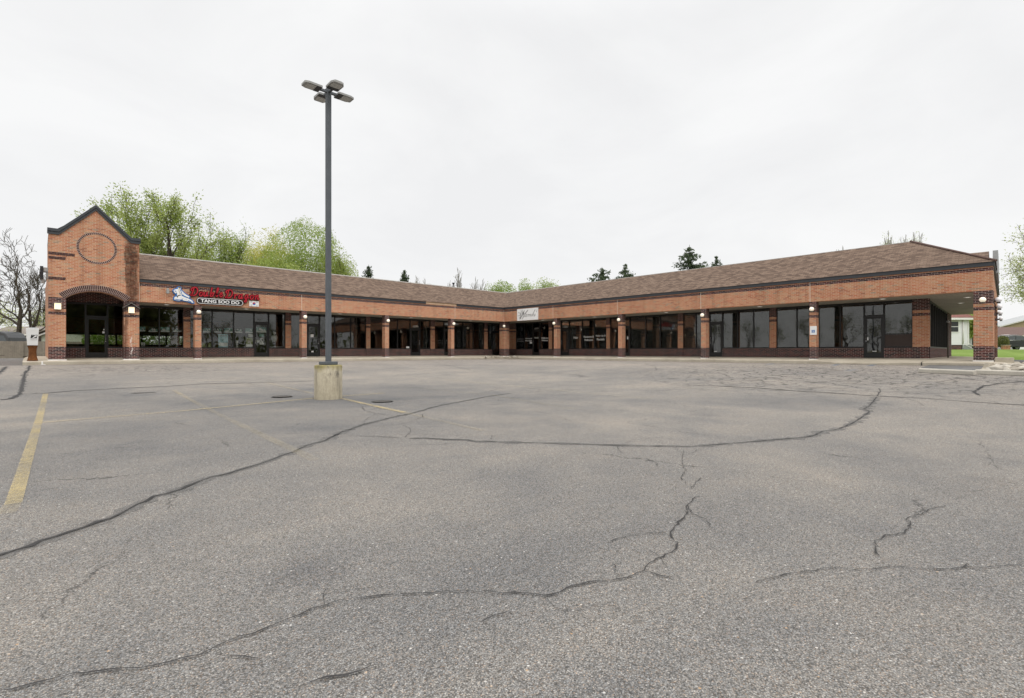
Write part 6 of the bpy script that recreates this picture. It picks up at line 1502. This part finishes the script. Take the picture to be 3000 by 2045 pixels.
for pts, nm in (([(-1.95, 1.12), (-1.78, 1.50), (-1.25, 1.56), (-1.25, 1.12)], 'window'), ([(-1.2, 1.12), (-1.2, 1.56), (-.35, 1.59), (-.35, 1.12)], 'window'), ([(-.28, 1.12), (-.28, 1.59), (.35, 1.56), (.6, 1.47), (1.08, 1.12)], 'window')):
    m = MB(); m.poly(PW, pts, -.012, -.001); m.build(nm, 'car_glass', CAR, weld=False)
m = MB(); m.tube([(-1.98, -.015, 1.105), (1.15, -.015, 1.105)], [.014, .014], 5); m.tube([(-1.98, -.015, 1.11), (-1.8, -.015, 1.53), (-.6, -.015, 1.61), (.4, -.015, 1.58), (1.15, -.015, 1.11)], [.012] * 5, 5); m.build('window_trim', 'chrome', CAR)
m = MB(); m.tube([(-1.7, .25, 1.70), (.3, .25, 1.72)], [.02, .02], 6); m.build('roof_rail', 'chrome', CAR)
m = MB(); m.sphere((.95, -.10, 1.17), .10, 0, 10, 8, .8); m.build('mirror', 'car_black', CAR)
for wx_ in (1.45, -1.42):
    for yy_ in (.02, 1.63):
        m = MB(); m.tube([(wx_, yy_, .36), (wx_, yy_ + .22, .36)], [.355, .355], 24); o_ = m.build('wheel', 'rubber', CAR); m = MB(); m.tube([(wx_, yy_ - .012, .36), (wx_, yy_ + .01, .36)], [.22, .22], 16); m.build('rim', 'rim', o_)
cx_, cy_ = at(-6, 50); VAN = thing('parked_van', 'dark grey rounded van roof showing over the fence at far left', 'van', (cx_, cy_, -.1), -YAW)
vb = [(-2.2, .4), (-2.3, 1.2), (-2.2, 2.2), (-1.8, 2.6), (.2, 2.62), (.75, 2.45), (1.05, 2.0), (1.15, 1.4), (1.9, 1.25), (2.2, .9), (2.2, .4)]
m = MB(); m.poly(PW, vb, 0, 1.9); m.face([(p[0], 1.9, p[1]) for p in vb]); m.build('body', 'car_grey', VAN, None, .12)
m = MB(); m.poly(PW, [(.1, 1.5), (.1, 2.2), (.6, 2.2), (.95, 1.5)], -.012, -.001); m.build('window', 'car_glass', VAN, weld=False)
for wx_ in (-1.4, 1.3): m = MB(); m.tube([(wx_, .02, .36), (wx_, .25, .36)], [.36, .36], 20); m.build('wheel', 'rubber', VAN)
# shrub and brick planter by the right drive
sx, sy = at(2938, 52); sb = lawnz(sx, sy); SH = thing('shrub', 'small olive green shrub just right of the end pier on the far lawn', 'shrub', (sx, sy, sb))
rng = np.random.default_rng(9); q = rng.normal(size=(900, 3)); q /= np.linalg.norm(q, axis=1)[:, None]; q *= rng.uniform(.4, 1, (900, 1)) ** .5
leaf_mesh('foliage', q * np.array([.62, .5, .6]) + np.array([0, 0, .85]), .09, 'olive_leaf', SH, 5); limb_mesh('stem', [(Vector((0, 0, -.1)), Vector((.1 * i - .2, .1, .9)), .03, .015, 5) for i in range(5)], 'bark', SH)
sx, sy = at(2950, 50); sb = lawnz(sx, sy); PT = thing('brick_planter', 'low orange pierced brick planter in front of the black car', 'planter', (sx, sy, sb), -YAW); PT.scale = (.7, .7, .75)
m = MB(); m.box(PW, -.45, .5, 0, .4, -.1, .12); m.box(PW, -.45, .5, 0, .4, .46, .58)
for i in range(5): m.box(PW, -.45 + i * .205, -.45 + i * .205 + .13, .02, .38, .12, .46)
m.build('pierced_brickwork', 'orange_brick', PT); m = MB(); m.box(PW, -.55, .6, -.04, .44, .58, .63); m.build('capstone', 'kerb_concrete', PT)
# ------------------------------------------------------------------ light, sky, camera
w = bpy.data.worlds.new('World'); scene.world = w; w.use_nodes = True; nt = w.node_tree; nt.nodes.clear()
N = nt.nodes.new; Lk = nt.links.new
out = N('ShaderNodeOutputWorld'); sky = N('ShaderNodeTexSky'); sky.sky_type = 'NISHITA'; sky.sun_disc = False
SE, SR = math.radians(52), math.radians(200)
sky.sun_elevation = SE; sky.sun_rotation = SR; sky.air_density = 1.0; sky.dust_density = 3.0
b1 = N('ShaderNodeBackground'); b1.inputs[1].default_value = 0.10; Lk(sky.outputs[0], b1.inputs[0])
tc = N('ShaderNodeTexCoord'); mp_ = N('ShaderNodeMapping'); mp_.inputs['Scale'].default_value = (1.0, 1.0, 2.2); Lk(tc.outputs['Generated'], mp_.inputs[0])
no = N('ShaderNodeTexNoise'); no.inputs['Scale'].default_value = 2.3; no.inputs['Detail'].default_value = 7; no.inputs['Roughness'].default_value = .55; no.inputs['Distortion'].default_value = .5; Lk(mp_.outputs[0], no.inputs['Vector'])
cr = N('ShaderNodeValToRGB'); Lk(no.outputs['Fac'], cr.inputs[0])
for e, (p, c) in zip((cr.color_ramp.elements[0], cr.color_ramp.elements[1]), ((.36, (.91, .91, .913, 1)), (.62, (.99, .99, .987, 1)))): e.position = p; e.color = c
b2 = N('ShaderNodeBackground')
# overcast sky: the cloud deck is brighter overhead than near the horizon
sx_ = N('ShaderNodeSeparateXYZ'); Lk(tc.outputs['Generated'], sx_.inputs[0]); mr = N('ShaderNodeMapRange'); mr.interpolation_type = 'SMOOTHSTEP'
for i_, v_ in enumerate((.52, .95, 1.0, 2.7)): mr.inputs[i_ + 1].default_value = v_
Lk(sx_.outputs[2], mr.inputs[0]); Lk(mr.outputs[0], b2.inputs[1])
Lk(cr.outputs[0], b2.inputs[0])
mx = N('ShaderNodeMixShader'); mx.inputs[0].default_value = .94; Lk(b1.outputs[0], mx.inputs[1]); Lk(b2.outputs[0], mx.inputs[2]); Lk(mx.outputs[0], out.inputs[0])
sl_ = bpy.data.lights.new('sun', 'SUN'); sl_.energy = 1.5; sl_.angle = math.radians(50); sl_.color = (1.0, .96, .9)
so = bpy.data.objects.new('sun', sl_); COL.objects.link(so)
sd = Vector((math.sin(SR) * math.cos(SE), math.cos(SR) * math.cos(SE), math.sin(SE)))
so.rotation_euler = sd.to_track_quat('Z', 'Y').to_euler(); so.location = (-30, -60, 60)
cam = bpy.data.cameras.new('camera'); co = bpy.data.objects.new('camera', cam); COL.objects.link(co)
cam.sensor_width = 36; cam.lens = 36 * F / 3000; cam.shift_y = (Y0 - 1022.5) / 3000; cam.clip_end = 5000; cam.clip_start = .05
co.location = (CX, CY, CZ); co.rotation_euler = (math.pi / 2, 0, -YAW); scene.camera = co
vs_ = scene.view_settings; vs_.view_transform = 'Standard'; vs_.look = 'None'; vs_.exposure = 0.0; vs_.gamma = 1.0
scene.cycles.max_bounces = 8; scene.cycles.transparent_max_bounces = 16; scene.cycles.use_denoising = True
